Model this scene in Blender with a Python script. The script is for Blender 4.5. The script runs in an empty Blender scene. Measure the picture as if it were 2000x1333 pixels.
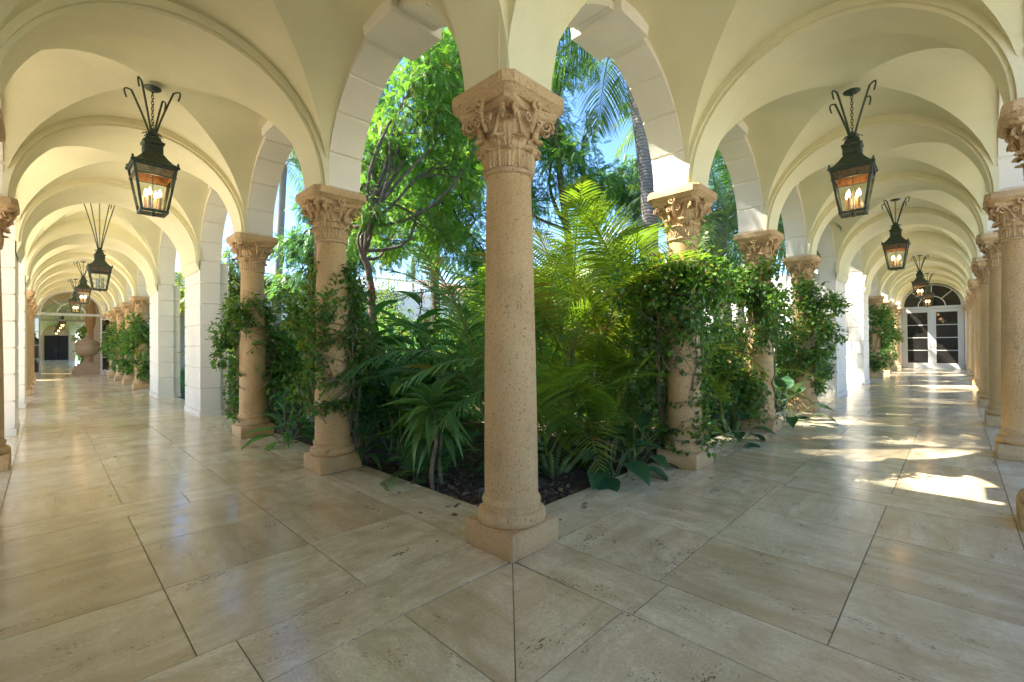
import bpy, math, random
import numpy as np
from math import pi, sin, cos, radians as rad, sqrt
C = bpy.data.collections.new("cloister"); 
sc = bpy.context.scene
sc.collection.children.link(C)
RNG = np.random.default_rng(7)
R_ = random.Random(11)

# ------------------------------------------------------------------ camera, light, exposure
cam = bpy.data.cameras.new("camera"); cam_o = bpy.data.objects.new("camera", cam); C.objects.link(cam_o)
cam.sensor_width = 36.0; cam.lens = 16.01; cam.clip_start = 0.02; cam.clip_end = 2000
YAW, PIT, ROL = 0.7732, 0.0081, -0.0087
from mathutils import Matrix, Vector
_f = Vector((cos(YAW)*cos(PIT), sin(YAW)*cos(PIT), sin(PIT))); _r = Vector((sin(YAW), -cos(YAW), 0)); _u = _r.cross(_f)
_r2 = _r*cos(ROL)+_u*sin(ROL); _u2 = -_r*sin(ROL)+_u*cos(ROL)
m = Matrix((( _r2.x,_u2.x,-_f.x,-2.068),(_r2.y,_u2.y,-_f.y,-2.035),(_r2.z,_u2.z,-_f.z,1.25),(0,0,0,1)))
cam_o.matrix_world = m
sc.camera = cam_o
SUN = Vector((-0.52, 0.64, 1.0)).normalized()
w = bpy.data.worlds.new("World"); sc.world = w; w.use_nodes = True
nt = w.node_tree; nt.nodes.clear()
sky = nt.nodes.new("ShaderNodeTexSky"); sky.sky_type = 'NISHITA'; sky.sun_disc = False
sky.sun_elevation = math.asin(SUN.z); sky.sun_rotation = math.atan2(SUN.x, SUN.y); sky.air_density = 1.0; sky.dust_density = 0.0; sky.ozone_density = 4.0
bg = nt.nodes.new("ShaderNodeBackground"); bg.inputs[1].default_value = 0.060
wo = nt.nodes.new("ShaderNodeOutputWorld"); hs = nt.nodes.new('ShaderNodeHueSaturation'); hs.inputs['Saturation'].default_value = 1.12; hs.inputs['Hue'].default_value = .508; nt.links.new(sky.outputs[0], hs.inputs['Color']); nt.links.new(hs.outputs[0], bg.inputs[0]); nt.links.new(bg.outputs[0], wo.inputs[0])
sl = bpy.data.lights.new("sun", 'SUN'); sl.energy = 2.6; sl.angle = rad(0.5); sl.color = (1.0, 0.95, 0.86)
so = bpy.data.objects.new("sun", sl); C.objects.link(so); so.rotation_euler = (-SUN).to_track_quat('-Z', 'Y').to_euler()
sc.view_settings.view_transform = 'Standard'; sc.view_settings.look = 'None'; sc.view_settings.gamma = 1
sc.view_settings.exposure = 3.16
cy = sc.cycles
cy.max_bounces = 12; cy.diffuse_bounces = 6; cy.glossy_bounces = 3; cy.transmission_bounces = 4; cy.transparent_max_bounces = 12
cy.use_denoising = True; cy.caustics_reflective = False; cy.caustics_refractive = False; cy.sample_clamp_indirect = 8
try: cy.denoiser = 'OPENIMAGEDENOISE'
except Exception: pass

# ------------------------------------------------------------------ helpers
def tag(o, label=None, cat=None, group=None, kind=None):
    if label: o['label'] = label
    if cat: o['category'] = cat
    if group: o['group'] = group
    if kind: o['kind'] = kind
    return o
def empty(name, loc=(0, 0, 0), rz=0):
    o = bpy.data.objects.new(name, None); C.objects.link(o); o.location = loc; o.rotation_euler.z = rz
    o.empty_display_size = 0.2
    return o
def npmesh(name, V, F, mats, rnd=None, smooth=False, sharp=None, mi=None, tco=None):
    """V (n,3); F either array (m,k) or list of lists"""
    me = bpy.data.meshes.new(name)
    V = np.asarray(V, dtype=np.float32)
    if isinstance(F, np.ndarray):
        k = F.shape[1]; loops = F.ravel().astype(np.int32); starts = np.arange(0, len(loops), k, dtype=np.int32)
    else:
        loops = np.fromiter((i for f in F for i in f), dtype=np.int32)
        ln = np.fromiter((len(f) for f in F), dtype=np.int32); starts = (np.cumsum(ln)-ln).astype(np.int32)
    me.vertices.add(len(V)); me.vertices.foreach_set("co", V.ravel())
    me.loops.add(len(loops)); me.loops.foreach_set("vertex_index", loops)
    me.polygons.add(len(starts)); me.polygons.foreach_set("loop_start", starts)
    if not isinstance(mats, (list, tuple)): mats = [mats]
    for mm in mats: me.materials.append(mm)
    if mi is not None: me.polygons.foreach_set("material_index", np.asarray(mi, dtype=np.int32))
    me.update(calc_edges=True)
    me.polygons.foreach_set("use_smooth", np.full(len(starts), smooth, dtype=bool))
    if rnd is not None:
        a = me.attributes.new("rnd", 'FLOAT', 'POINT'); a.data.foreach_set("value", np.asarray(rnd, dtype=np.float32))
    if tco is not None:
        a = me.attributes.new("tco", 'FLOAT_VECTOR', 'POINT'); a.data.foreach_set("vector", np.asarray(tco, dtype=np.float32).ravel())
    if smooth and sharp is not None: me.set_sharp_from_angle(angle=rad(sharp))
    return me
def link(name, me, parent=None, loc=None):
    o = bpy.data.objects.new(name, me); C.objects.link(o)
    if parent: o.parent = parent
    if loc is not None: o.location = loc
    return o
class MB:
    def __init__(s): s.V = []; s.F = []; s.n = 0; s.R = []; s.MI = []; s.T = []
    def add(s, V, F, rnd=0.5, mi=0, tco=None):
        V = np.asarray(V, dtype=np.float64).reshape(-1, 3)
        s.F += [[i+s.n for i in f] for f in (F.tolist() if isinstance(F, np.ndarray) else F)]
        s.V.append(V); s.n += len(V)
        s.R.append(np.full(len(V), rnd) if np.isscalar(rnd) else np.asarray(rnd)); s.MI += [mi]*len(F)
        if tco is not None: s.T.append(tco)
        return s
    def box(s, a, b, **k):
        x0, y0, z0 = a; x1, y1, z1 = b
        V = [(x0,y0,z0),(x1,y0,z0),(x1,y1,z0),(x0,y1,z0),(x0,y0,z1),(x1,y0,z1),(x1,y1,z1),(x0,y1,z1)]
        return s.add(V, [[0,3,2,1],[4,5,6,7],[0,1,5,4],[1,2,6,5],[2,3,7,6],[3,0,4,7]], **k)
    def tube(s, P, r, n=8, caps=True, **k):
        P = np.asarray(P, float); m_ = len(P)
        r = np.full(m_, r) if np.isscalar(r) else np.asarray(r, float)
        T = np.gradient(P, axis=0); T /= (np.linalg.norm(T, axis=1, keepdims=True)+1e-9)
        ref = np.array([0, 0, 1.0]) if abs(T[0][2]) < 0.9 else np.array([1.0, 0, 0])
        V = []; a = np.cross(T[0], ref); a /= np.linalg.norm(a)
        ang = np.arange(n)*2*pi/n
        for i in range(m_):
            a = a-T[i]*(a@T[i]); a /= np.linalg.norm(a)+1e-9; b = np.cross(T[i], a)
            V.append(P[i]+r[i]*(np.cos(ang)[:, None]*a+np.sin(ang)[:, None]*b))
        V = np.concatenate(V); F = [[i*n+j, i*n+(j+1) % n, (i+1)*n+(j+1) % n, (i+1)*n+j] for i in range(m_-1) for j in range(n)]
        if caps: F += [list(range(n))[::-1], [(m_-1)*n+j for j in range(n)]]
        return s.add(V, F, **k)
    def lathe(s, prof, n=32, c=(0, 0), **k):
        ang = np.arange(n)*2*pi/n; V = []
        for (r, z) in prof: V.append(np.stack([c[0]+r*np.cos(ang), c[1]+r*np.sin(ang), np.full(n, z)], -1))
        m_ = len(prof); V = np.concatenate(V)
        F = [[i*n+j, i*n+(j+1) % n, (i+1)*n+(j+1) % n, (i+1)*n+j] for i in range(m_-1) for j in range(n)]
        F += [list(range(n))[::-1], [(m_-1)*n+j for j in range(n)]]
        return s.add(V, F, **k)
    def loft(s, rings, caps=True, **k):
        n = len(rings[0]); V = np.concatenate([np.asarray(q, float) for q in rings]); m_ = len(rings)
        F = [[i*n+j, i*n+(j+1) % n, (i+1)*n+(j+1) % n, (i+1)*n+j] for i in range(m_-1) for j in range(n)]
        if caps: F += [list(range(n))[::-1], [(m_-1)*n+j for j in range(n)]]
        return s.add(V, F, **k)
    def mesh(s, name, mats, smooth=False, sharp=30, T=None):
        V = np.concatenate(s.V)
        if T is not None: V = T(V)
        return npmesh(name, V, s.F, mats, rnd=np.concatenate(s.R), smooth=smooth, sharp=sharp if smooth else None, mi=s.MI,
                      tco=np.concatenate(s.T) if s.T else None)
    def build(s, name, mats, parent=None, smooth=False, sharp=30, T=None, loc=None):
        return link(name, s.mesh(name, mats, smooth, sharp, T), parent, loc)
def rect(u0, u1, v0, v1, z): return [(u0, v0, z), (u1, v0, z), (u1, v1, z), (u0, v1, z)]

# ------------------------------------------------------------------ materials
def new_mat(name):
    mt = bpy.data.materials.new(name); mt.use_nodes = True
    n = mt.node_tree; b = n.nodes["Principled BSDF"]; return mt, n, b
def N(n, typ, **k):
    q = n.nodes.new(typ)
    for a, v in k.items():
        if a.startswith('i_'): q.inputs[int(a[2:]) if a[2:].isdigit() else a[2:]].default_value = v
        else: setattr(q, a, v)
    return q
def ramp(n, src, pts, interp='LINEAR'):
    r = n.nodes.new("ShaderNodeValToRGB"); r.color_ramp.interpolation = interp
    e = r.color_ramp.elements
    while len(e) < len(pts): e.new(0.5)
    for i, (p, c) in enumerate(pts): e[i].position = p; e[i].color = (*c, 1) if len(c) == 3 else c
    n.links.new(src, r.inputs[0]); return r.outputs[0]
def mixc(n, fac, a, b, mode='MIX'):
    q = n.nodes.new("ShaderNodeMix"); q.data_type = 'RGBA'; q.blend_type = mode
    for s_, v in ((0, fac), (6, a), (7, b)):
        if hasattr(v, 'is_linked'): n.links.new(v, q.inputs[s_])
        else: q.inputs[s_].default_value = v if s_ == 0 else ((*v, 1) if len(v) == 3 else v)
    return q.outputs[2]
def noise(n, vec, scale, detail=4, rough=0.55, dist=0):
    q = N(n, "ShaderNodeTexNoise"); q.inputs['Scale'].default_value = scale; q.inputs['Detail'].default_value = detail
    q.inputs['Roughness'].default_value = rough; q.inputs['Distortion'].default_value = dist
    if vec is not None: n.links.new(vec, q.inputs['Vector'])
    return q.outputs[0]
def mapping(n, vec, sc_=(1, 1, 1), rot=(0, 0, 0), loc=(0, 0, 0)):
    q = N(n, "ShaderNodeMapping"); q.inputs['Scale'].default_value = sc_; q.inputs['Rotation'].default_value = rot; q.inputs['Location'].default_value = loc
    n.links.new(vec, q.inputs[0]); return q.outputs[0]
def objco(n): return N(n, "ShaderNodeTexCoord").outputs['Object']
def bump(n, b, h, strength=0.3, dist=0.01):
    q = N(n, "ShaderNodeBump"); q.inputs['Strength'].default_value = strength; q.inputs['Distance'].default_value = dist
    n.links.new(h, q.inputs['Height']); n.links.new(q.outputs[0], b.inputs['Normal']); return q

def stucco(name, col, var=0.08):
    mt, n, b = new_mat(name); co = objco(n)
    n1 = noise(n, co, 0.9, 5, 0.6); n2 = noise(n, co, 90, 3, 0.6)
    c0 = tuple(v*(1-var) for v in col); c1 = tuple(min(1, v*(1+var)) for v in col)
    c = ramp(n, n1, [(0.3, c0), (0.7, c1)])
    n3 = noise(n, co, 5, 6, 0.7)
    st = ramp(n, n3, [(0.66, (0, 0, 0)), (0.8, (1, 1, 1))])
    mm = N(n, "ShaderNodeMath", operation='MULTIPLY'); mm.inputs[1].default_value = 0.18; n.links.new(st, mm.inputs[0])
    c = mixc(n, mm.outputs[0], c, tuple(v*0.75 for v in col))
    n.links.new(c, b.inputs['Base Color']); b.inputs['Roughness'].default_value = 0.75
    ad = N(n, "ShaderNodeMath", operation='MULTIPLY_ADD'); ad.inputs[1].default_value = 0.35; n.links.new(noise(n, co, 9, 4), ad.inputs[0]); n.links.new(n2, ad.inputs[2])
    bump(n, b, ad.outputs[0], 0.55, 0.007)
    return mt
M_vault = stucco("cream_stucco", (0.755, 0.685, 0.43))
M_rib = stucco("rib_stucco", (0.77, 0.70, 0.455))
M_block = stucco("pale_block_stucco", (0.84, 0.775, 0.66))
M_peach = stucco('peach_stucco', (0.64, 0.43, 0.26))
M_wallo = stucco("outer_stucco", (0.80, 0.74, 0.62))

def caststone(name, c0, c1, dark, scale=1.0):
    mt, n, b = new_mat(name); co0 = objco(n); oi = N(n, "ShaderNodeObjectInfo").outputs['Random']
    va = N(n, "ShaderNodeVectorMath", operation='MULTIPLY_ADD'); va.inputs[1].default_value = (1, 1, 1); n.links.new(co0, va.inputs[0])
    sc3 = N(n, "ShaderNodeMath", operation='MULTIPLY'); sc3.inputs[1].default_value = 37.0; n.links.new(oi, sc3.inputs[0]); n.links.new(sc3.outputs[0], va.inputs[2]); co = va.outputs[0]
    big = noise(n, co, 2.2, 5, 0.6, 0.4)
    c = ramp(n, big, [(0.3, c0), (0.72, c1)])
    c = mixc(n, ramp(n, oi, [(0, (0, 0, 0)), (1, (.22, .22, .22))]), c, tuple(v*.72 for v in c0))
    fine = noise(n, co, 120*scale, 3, 0.7)
    c = mixc(n, ramp(n, fine, [(0.35, (0, 0, 0)), (0.75, (0.5, 0.5, 0.5))]), c, tuple(min(1, v*1.35) for v in c1))
    pm = mapping(n, co, (1.0, 1.0, 0.55))
    pits = noise(n, pm, 105*scale, 3, 0.65)
    pm2 = ramp(n, pits, [(0.585, (0, 0, 0)), (0.68, (.85, .85, .85))])
    c = mixc(n, pm2, c, dark)
    stain = noise(n, mapping(n, co, (1, 1, 0.4)), 4, 5, 0.7)
    sm = ramp(n, stain, [(0.55, (0, 0, 0)), (0.75, (0.45, 0.45, 0.45))])
    c = mixc(n, sm, c, tuple(v*0.6 for v in c0))
    n.links.new(c, b.inputs['Base Color']); b.inputs['Roughness'].default_value = 0.85
    h = N(n, "ShaderNodeMath", operation='SUBTRACT'); n.links.new(fine, h.inputs[0]); n.links.new(pm2, h.inputs[1])
    bump(n, b, h.outputs[0], 0.75, 0.006)
    return mt
M_cast = caststone("tan_cast_stone", (0.51, 0.31, 0.13), (0.67, 0.45, 0.22), (0.24, 0.13, 0.055))
M_castdk = caststone("capital_cast_stone", (0.48, 0.295, 0.135), (0.66, 0.455, 0.245), (0.22, 0.125, 0.06), 0.8)

def travertine():
    mt, n, b = new_mat("travertine"); a = N(n, "ShaderNodeAttribute", attribute_name="tco"); t = a.outputs['Vector']
    r = N(n, "ShaderNodeAttribute", attribute_name="rnd").outputs['Fac']
    base = ramp(n, r, [(0.0, (0.58, 0.42, 0.21)), (0.25, (0.72, 0.565, 0.315)), (0.5, (0.82, 0.68, 0.415)), (1.0, (0.88, 0.765, 0.50))])
    v1 = noise(n, mapping(n, t, (1.0, 5.5, 1)), 1.3, 8, 0.62, 0.6)
    c = mixc(n, ramp(n, v1, [(0.38, (0, 0, 0)), (0.66, (1, 1, 1))]), mixc(n, 0.42, base, (0.46, 0.33, 0.17)), mixc(n, 0.45, base, (0.92, 0.83, 0.60)))
    cl = noise(n, t, 2.6, 6, 0.65, 1.2)
    c = mixc(n, ramp(n, cl, [(0.43, (0, 0, 0)), (0.75, (0.85, 0.85, 0.85))]), c, (0.46, 0.33, 0.17))
    gr = noise(n, mapping(n, t, (1, 2.2, 1)), 42, 4, 0.75)
    c = mixc(n, ramp(n, gr, [(0.42, (0.35, 0.35, 0.35)), (0.6, (0, 0, 0))]), c, (0.40, 0.32, 0.22))
    # pits, clustered
    pit = noise(n, mapping(n, t, (1, 2.6, 1)), 55, 2, 0.5, 0.3)
    clus = noise(n, mapping(n, t, (1, 2.5, 1)), 3.1, 4, 0.6)
    mu = N(n, "ShaderNodeMath", operation='MULTIPLY'); n.links.new(pit, mu.inputs[0]); n.links.new(clus, mu.inputs[1])
    pf = ramp(n, mu.outputs[0], [(0.375, (0, 0, 0)), (0.41, (.9, .9, .9))])
    c = mixc(n, pf, c, (0.13, 0.10, 0.06))
    st = noise(n, t, 1.7, 7, 0.75, 2.0)
    sf = ramp(n, st, [(0.66, (0, 0, 0)), (0.80, (0.6, 0.6, 0.6))])
    c = mixc(n, sf, c, (0.22, 0.18, 0.125))
    n.links.new(c, b.inputs['Base Color'])
    rr = ramp(n, noise(n, t, 3.5, 5, 0.6), [(0.3, (0.11,)*3), (0.75, (0.27,)*3)])
    n.links.new(rr, b.inputs['Roughness']); b.inputs['IOR'].default_value = 1.52
    sb = N(n, "ShaderNodeMath", operation='MULTIPLY_ADD'); sb.inputs[1].default_value = -0.25; n.links.new(pf, sb.inputs[0]); n.links.new(noise(n, t, 7, 3), sb.inputs[2])
    bump(n, b, sb.outputs[0], 0.16, 0.012)
    return mt
M_trav = travertine()
def plain(name, col, rough=0.6, metal=0.0, spec=None, nz=0.15, nscale=20, bmp=0.0):
    mt, n, b = new_mat(name); co = objco(n)
    c = ramp(n, noise(n, co, nscale, 4, 0.6), [(0.3, tuple(v*(1-nz) for v in col)), (0.7, tuple(min(1, v*(1+nz)) for v in col))])
    n.links.new(c, b.inputs['Base Color']); b.inputs['Roughness'].default_value = rough; b.inputs['Metallic'].default_value = metal
    if bmp: bump(n, b, noise(n, co, nscale*3, 4), bmp, 0.01)
    return mt
M_grout = plain("dark_grout", (0.30, 0.235, 0.155), 0.9)
M_slab = plain("travertine_edge", (0.48, 0.40, 0.29), 0.6)
M_iron = plain("verdigris_iron", (0.06, 0.078, 0.055), 0.5, 0.35, nz=0.35, nscale=30, bmp=0.25)
M_copper = plain("copper_lining", (0.30, 0.18, 0.09), 0.4, 0.3, nz=0.5, nscale=25)
M_candle = plain("ivory_candle", (0.72, 0.48, 0.24), 0.45)
M_candlew = plain("white_candle", (0.75, 0.72, 0.62), 0.5)
M_white = plain("white_door_paint", (0.50, 0.49, 0.44), 0.4, nz=0.03)
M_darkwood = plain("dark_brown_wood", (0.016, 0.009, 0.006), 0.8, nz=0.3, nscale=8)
M_brass = plain("brass", (0.6, 0.5, 0.3), 0.3, 0.9, nz=0.05)
M_soil = plain("mulch_soil", (0.085, 0.058, 0.038), 0.95, nz=0.55, nscale=14, bmp=1.0)
M_chip = plain("bark_chip", (0.17, 0.12, 0.08), 0.9, nz=0.6, nscale=3)
M_lawn = plain("lawn_grass", (0.075, 0.14, 0.03), 0.9, nz=0.4, nscale=6, bmp=1.0)
M_bark = plain("grey_bark", (0.13, 0.095, 0.07), 0.9, nz=0.45, nscale=9, bmp=1.0)
M_barkred = plain("reddish_bark", (0.20, 0.10, 0.06), 0.9, nz=0.4, nscale=7, bmp=0.8)
M_vinestem = plain("vine_wood", (0.27, 0.20, 0.13), 0.9, nz=0.4, nscale=20, bmp=0.8)
M_green_stem = plain("green_cane", (0.16, 0.22, 0.06), 0.5, nz=0.3, nscale=10)
M_plastic = plain("grey_plastic", (0.10, 0.12, 0.12), 0.5)
M_rooftile = plain("clay_tile", (0.40, 0.20, 0.12), 0.8, nz=0.3, nscale=5)
M_urn = caststone("weathered_stone", (0.50, 0.38, 0.25), (0.64, 0.50, 0.35), (0.2, 0.13, 0.08))
M_red = plain("red_flower", (0.55, 0.03, 0.03), 0.5)
def palmtrunk():
    mt, n, b = new_mat("palm_trunk"); co = objco(n)
    wv = N(n, "ShaderNodeTexWave", wave_type='BANDS', bands_direction='Z'); wv.inputs['Scale'].default_value = 4.6; wv.inputs['Distortion'].default_value = 7
    wv.inputs['Detail'].default_value = 3; n.links.new(co, wv.inputs[0])
    c = ramp(n, wv.outputs[1], [(0.0, (0.13, 0.11, 0.09)), (0.3, (0.20, 0.175, 0.15)), (1.0, (0.26, 0.225, 0.19))])
    c = mixc(n, ramp(n, noise(n, mapping(n, co, (4, 4, 1)), 5, 5), [(0.4, (0, 0, 0)), (0.7, (.6, .6, .6))]), c, (0.14, 0.12, 0.10))
    n.links.new(c, b.inputs['Base Color']); b.inputs['Roughness'].default_value = 0.9
    bump(n, b, wv.outputs[1], 0.5, 0.012); return mt
M_ptrunk = palmtrunk()
def glass(name, tint=(0.9, 0.93, 0.9), clear=0.85):
    mt = bpy.data.materials.new(name); mt.use_nodes = True; n = mt.node_tree; n.nodes.clear()
    g = N(n, "ShaderNodeBsdfGlossy"); g.inputs['Roughness'].default_value = 0.03; t = N(n, "ShaderNodeBsdfTransparent"); t.inputs[0].default_value = (*tint, 1)
    fr = N(n, "ShaderNodeFresnel"); fr.inputs[0].default_value = 1.5
    mx = N(n, "ShaderNodeMixShader"); o = N(n, "ShaderNodeOutputMaterial")
    n.links.new(fr.outputs[0], mx.inputs[0]); n.links.new(t.outputs[0], mx.inputs[1]); n.links.new(g.outputs[0], mx.inputs[2]); n.links.new(mx.outputs[0], o.inputs[0]); return mt
M_glass = glass("lantern_glass"); 
def dglass():
    mt, n, b = new_mat("dark_door_glass"); b.inputs['Base Color'].default_value = (0.02, 0.018, 0.015, 1); b.inputs['Roughness'].default_value = 0.04; return mt
M_dglass = dglass()
def emis(name, col, st):
    mt, n, b = new_mat(name); b.inputs['Base Color'].default_value = (*col, 1); b.inputs['Emission Color'].default_value = (*col, 1); b.inputs['Emission Strength'].default_value = st; return mt
M_bulb = emis("lit_bulb", (1.0, 0.58, 0.24), 2.6)
def leafmat(name, dark, mid, light, transl=0.4, rough=0.38):
    mt, n, b = new_mat(name); r = N(n, "ShaderNodeAttribute", attribute_name="rnd").outputs['Fac']
    c = ramp(n, r, [(0.0, dark), (0.5, mid), (.955, light), (.985, (0.30, 0.21, 0.06))])
    c = mixc(n, ramp(n, noise(n, objco(n), 6, 3), [(0.35, (0, 0, 0)), (0.7, (0.35, 0.35, 0.35))]), c, tuple(v*0.7 for v in mid))
    n.links.new(c, b.inputs['Base Color']); b.inputs['Roughness'].default_value = rough
    tr = N(n, "ShaderNodeBsdfTranslucent"); tc = mixc(n, 1.0, c, (1.6, 1.75, 0.55), 'MULTIPLY'); n.links.new(tc, tr.inputs[0])
    mx = N(n, "ShaderNodeMixShader"); mx.inputs[0].default_value = transl; o = n.nodes["Material Output"]
    n.links.new(b.outputs[0], mx.inputs[1]); n.links.new(tr.outputs[0], mx.inputs[2]); n.links.new(mx.outputs[0], o.inputs[0]); return mt
L_vine = leafmat("vine_leaf", (0.05, 0.11, 0.03), (0.101, 0.211, 0.05), (0.218, 0.336, 0.076))
L_tree = leafmat("feathery_tree_leaf", (0.054, 0.132, 0.046), (0.116, 0.248, 0.062), (0.248, 0.388, 0.078), 0.45, 0.5)
L_tree2 = leafmat("bluegreen_tree_leaf", (0.053, 0.135, 0.068), (0.105, 0.225, 0.09), (0.21, 0.33, 0.09), 0.42)
L_areca = leafmat("areca_leaf", (0.081, 0.149, 0.023), (0.161, 0.241, 0.034), (0.322, 0.356, 0.046), 0.5, 0.33)
L_dpalm = leafmat("dark_palm_leaf", (0.049, 0.135, 0.062), (0.099, 0.234, 0.087), (0.198, 0.37, 0.099), 0.35, 0.33)
L_ginger = leafmat("ginger_leaf", (0.052, 0.146, 0.062), (0.104, 0.25, 0.083), (0.25, 0.416, 0.104), 0.4, 0.3)
L_cordy = leafmat("cordyline_leaf", (0.076, 0.17, 0.057), (0.132, 0.265, 0.085), (0.265, 0.378, 0.113), 0.35, 0.33)
L_philo = leafmat("philodendron_leaf", (0.03, 0.081, 0.045), (0.061, 0.142, 0.061), (0.112, 0.223, 0.072), 0.2, 0.25)
L_shrub = leafmat("yellow_green_shrub_leaf", (0.08, 0.13, 0.02), (0.16, 0.22, 0.03), (0.34, 0.34, 0.05), 0.45)
L_coco = leafmat("coconut_leaf", (0.048, 0.108, 0.042), (0.096, 0.18, 0.06), (0.264, 0.288, 0.06), 0.4, 0.35)

# ------------------------------------------------------------------ wing frame: local (u along, v across) -> world
TL = lambda V: V[:, [1, 0, 2]]          # left wing runs along +Y
TR = lambda V: V                         # right wing runs along +X
Z0 = 2.81
SUPL = [('c', 2.58), ('c', 5.16), ('p', 7.69, 8.98), ('p', 12.07, 13.36), ('c', 15.94), ('c', 18.52), ('c', 21.10), ('c', 23.68), ('e', 26.26)]
SUPR = [('c', 2.58), ('c', 5.16), ('c', 7.74), ('p', 10.22, 11.48), ('p', 14.38, 15.46), ('c', 18.04), ('c', 20.62), ('c', 23.20), ('e', 25.80)]

# ------------------------------------------------------------------ ground, courtyard soil, floor
def grid_mesh(name, x0, x1, y0, y1, nx, ny, zf, mat):
    xs = np.linspace(x0, x1, nx); ys = np.linspace(y0, y1, ny); X, Y = np.meshgrid(xs, ys, indexing='ij')
    V = np.stack([X, Y, zf(X, Y)], -1).reshape(-1, 3); i = np.arange(nx-1)[:, None]*ny+np.arange(ny-1)[None, :]
    F = np.stack([i, i+ny, i+ny+1, i+1], -1).reshape(-1, 4); return npmesh(name, V, F, mat, smooth=True)
tag(link('ground', grid_mesh('ground', -400, 400, -400, 400, 3, 3, lambda X, Y: X*0-0.30, M_lawn)), kind='structure')
tb = MB(); tb.box((-40, -40, -.28), (40, -2.86, -.06)); tb.box((-40, -2.86, -.28), (-2.86, 60, -.06)); tag(tb.build('terrace', plain('pale_terrace_paving', (0.60, 0.54, 0.42), 0.8, nz=.08, nscale=2)), kind='structure')  # added pale paving out of view, reflecting sunlight up into the vaults
tag(link('garden_soil', grid_mesh('garden_soil', 0.22, 25.9, 0.22, 25.9, 240, 240,
    lambda X, Y: -0.09+0.025*np.sin(X*3.1+np.sin(Y*2.3))*np.cos(Y*2.7)+RNG.normal(0, .006, X.shape)-0.0*X, M_soil)), kind='structure')
# floor
fl = MB()
def tile(poly, ang, rnd=None, z=0.0, inset=0.0028):
    P = np.array(poly, float); c = P.mean(0); n = len(P); Q = []
    area = sum(P[i][0]*P[(i+1) % n][1]-P[(i+1) % n][0]*P[i][1] for i in range(n))
    if area < 0: P = P[::-1]
    for i in range(n):
        a = P[i-1]; b = P[i]; d = P[(i+1) % n]
        e1 = (b-a)/np.linalg.norm(b-a); e2 = (d-b)/np.linalg.norm(d-b)
        n1 = np.array([-e1[1], e1[0]]); n2 = np.array([-e2[1], e2[0]]); s = n1+n2; s = s/max(0.3, (s@n1))
        Q.append(b+s*inset)
    Q = np.array(Q); zt = z+R_.uniform(-.0004, .0004)
    V = np.concatenate([np.c_[Q, np.full(n, zt)], np.c_[Q, np.full(n, z-.02)]])
    F = [list(range(n))]+[[i, i+n, (i+1) % n+n, (i+1) % n] for i in range(n)]
    off = np.array([R_.uniform(0, 50), R_.uniform(0, 50)]); ca, sa = cos(ang), sin(ang)
    L = np.c_[(V[:, 0]*ca+V[:, 1]*sa), (-V[:, 0]*sa+V[:, 1]*ca)]+off
    fl.add(V, F, rnd=R_.random() if rnd is None else rnd, tco=np.c_[L, np.full(len(V), R_.uniform(0, 9))])
VE = [-2.31, -1.64, -0.90, -0.19]
def floor_wing(sup, T, end):
    sw = T is TL
    def t(u0, u1, v0, v1, g, rnd=None):
        p = [(u0, v0), (u1, v0), (u1, v1), (u0, v1)]
        if sw: p = [(b, a) for a, b in p]
        along = (pi/2 if sw else 0) if g == 'u' else (0 if sw else pi/2)
        tile(p, along, rnd)
    lines = [0.0]+[s[1] if s[0] == 'c' else (s[1]+s[2])/2 for s in sup if s[0] != 'e']+[end]
    hw = [0.18]+[0.18 if s[0] == 'c' else (s[2]-s[1])/2 for s in sup if s[0] != 'e']+[0.0]
    for i in range(len(lines)):
        a, b = lines[i]-hw[i], lines[i]+hw[i]
        if b > a:
            ks = np.linspace(a, b, 2 if b-a < 0.6 else 3)
            for q in range(len(ks)-1):
                brk = R_.choice([-1.25, -1.5, -0.95]); t(ks[q], ks[q+1], -2.31, brk, 'v', R_.uniform(.4, .9)); t(ks[q], ks[q+1], brk, -0.19, 'v', R_.uniform(.4, .9))
        if i < len(lines)-1:
            c, d = b, lines[i+1]-hw[i+1]; k = max(1, round((d-c)/0.745)); us = np.linspace(c, d, k+1)
            for q in range(k):
                for j in range(3): t(us[q], us[q+1], VE[j], VE[j+1], 'v' if R_.random() < .6 else 'u')
    u = -0.19 if sw else 0.27
    while u < end:
        u2 = min(end, u+R_.uniform(1.1, 1.6)); t(u, u2, -0.19, 0.27, 'u', R_.uniform(.5, 1)); u = u2
    u = -0.19
    while u < end:
        u2 = min(end, u+R_.uniform(1.1, 1.6)); t(u, u2, -2.82, -2.31, 'u', R_.uniform(.4, .9)); u = u2
floor_wing(SUPL, TL, 26.1); floor_wing(SUPR, TR, 25.68)
tile([(-0.19, -0.19), (0.27, -0.19), (0.27, 0.27), (0.27, 0.27)][:3]+[(-0.19, -0.19)][:0]+[(0.27, 0.27)], 0.3, .6) if False else None
tile([(-0.19+0.0, -0.19), (0.27, -0.19), (0.27, -0.1895), (-0.19, -0.1895)], 0, .6) if False else None
VC = [-0.19, -0.905, -1.64, -2.31]
for j in range(3):   # corner bay, mitred on the diagonal
    a, b = VC[j], VC[j+1]; p = [(a, -0.18), (b, -0.18), (b, b), (a, a)] if j else [(b, -0.18), (b, b), (a, a)]
    for sgn in (0, 1):
        q = [(y, x) for x, y in p] if sgn else p
        tile(q, 0 if sgn else pi/2, [0.22, 0.5, 0.35][j]+(0.15*sgn))
for sgn in (0, 1):
    y = -0.18
    while y > -2.31:
        y2 = max(-2.31, y-1.2); p = [(-2.82, y), (-2.31, y), (-2.31, y2), (-2.82, y2)]
        tile([(b, a) for a, b in p] if sgn else p, 0, .6); y = y2
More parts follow.
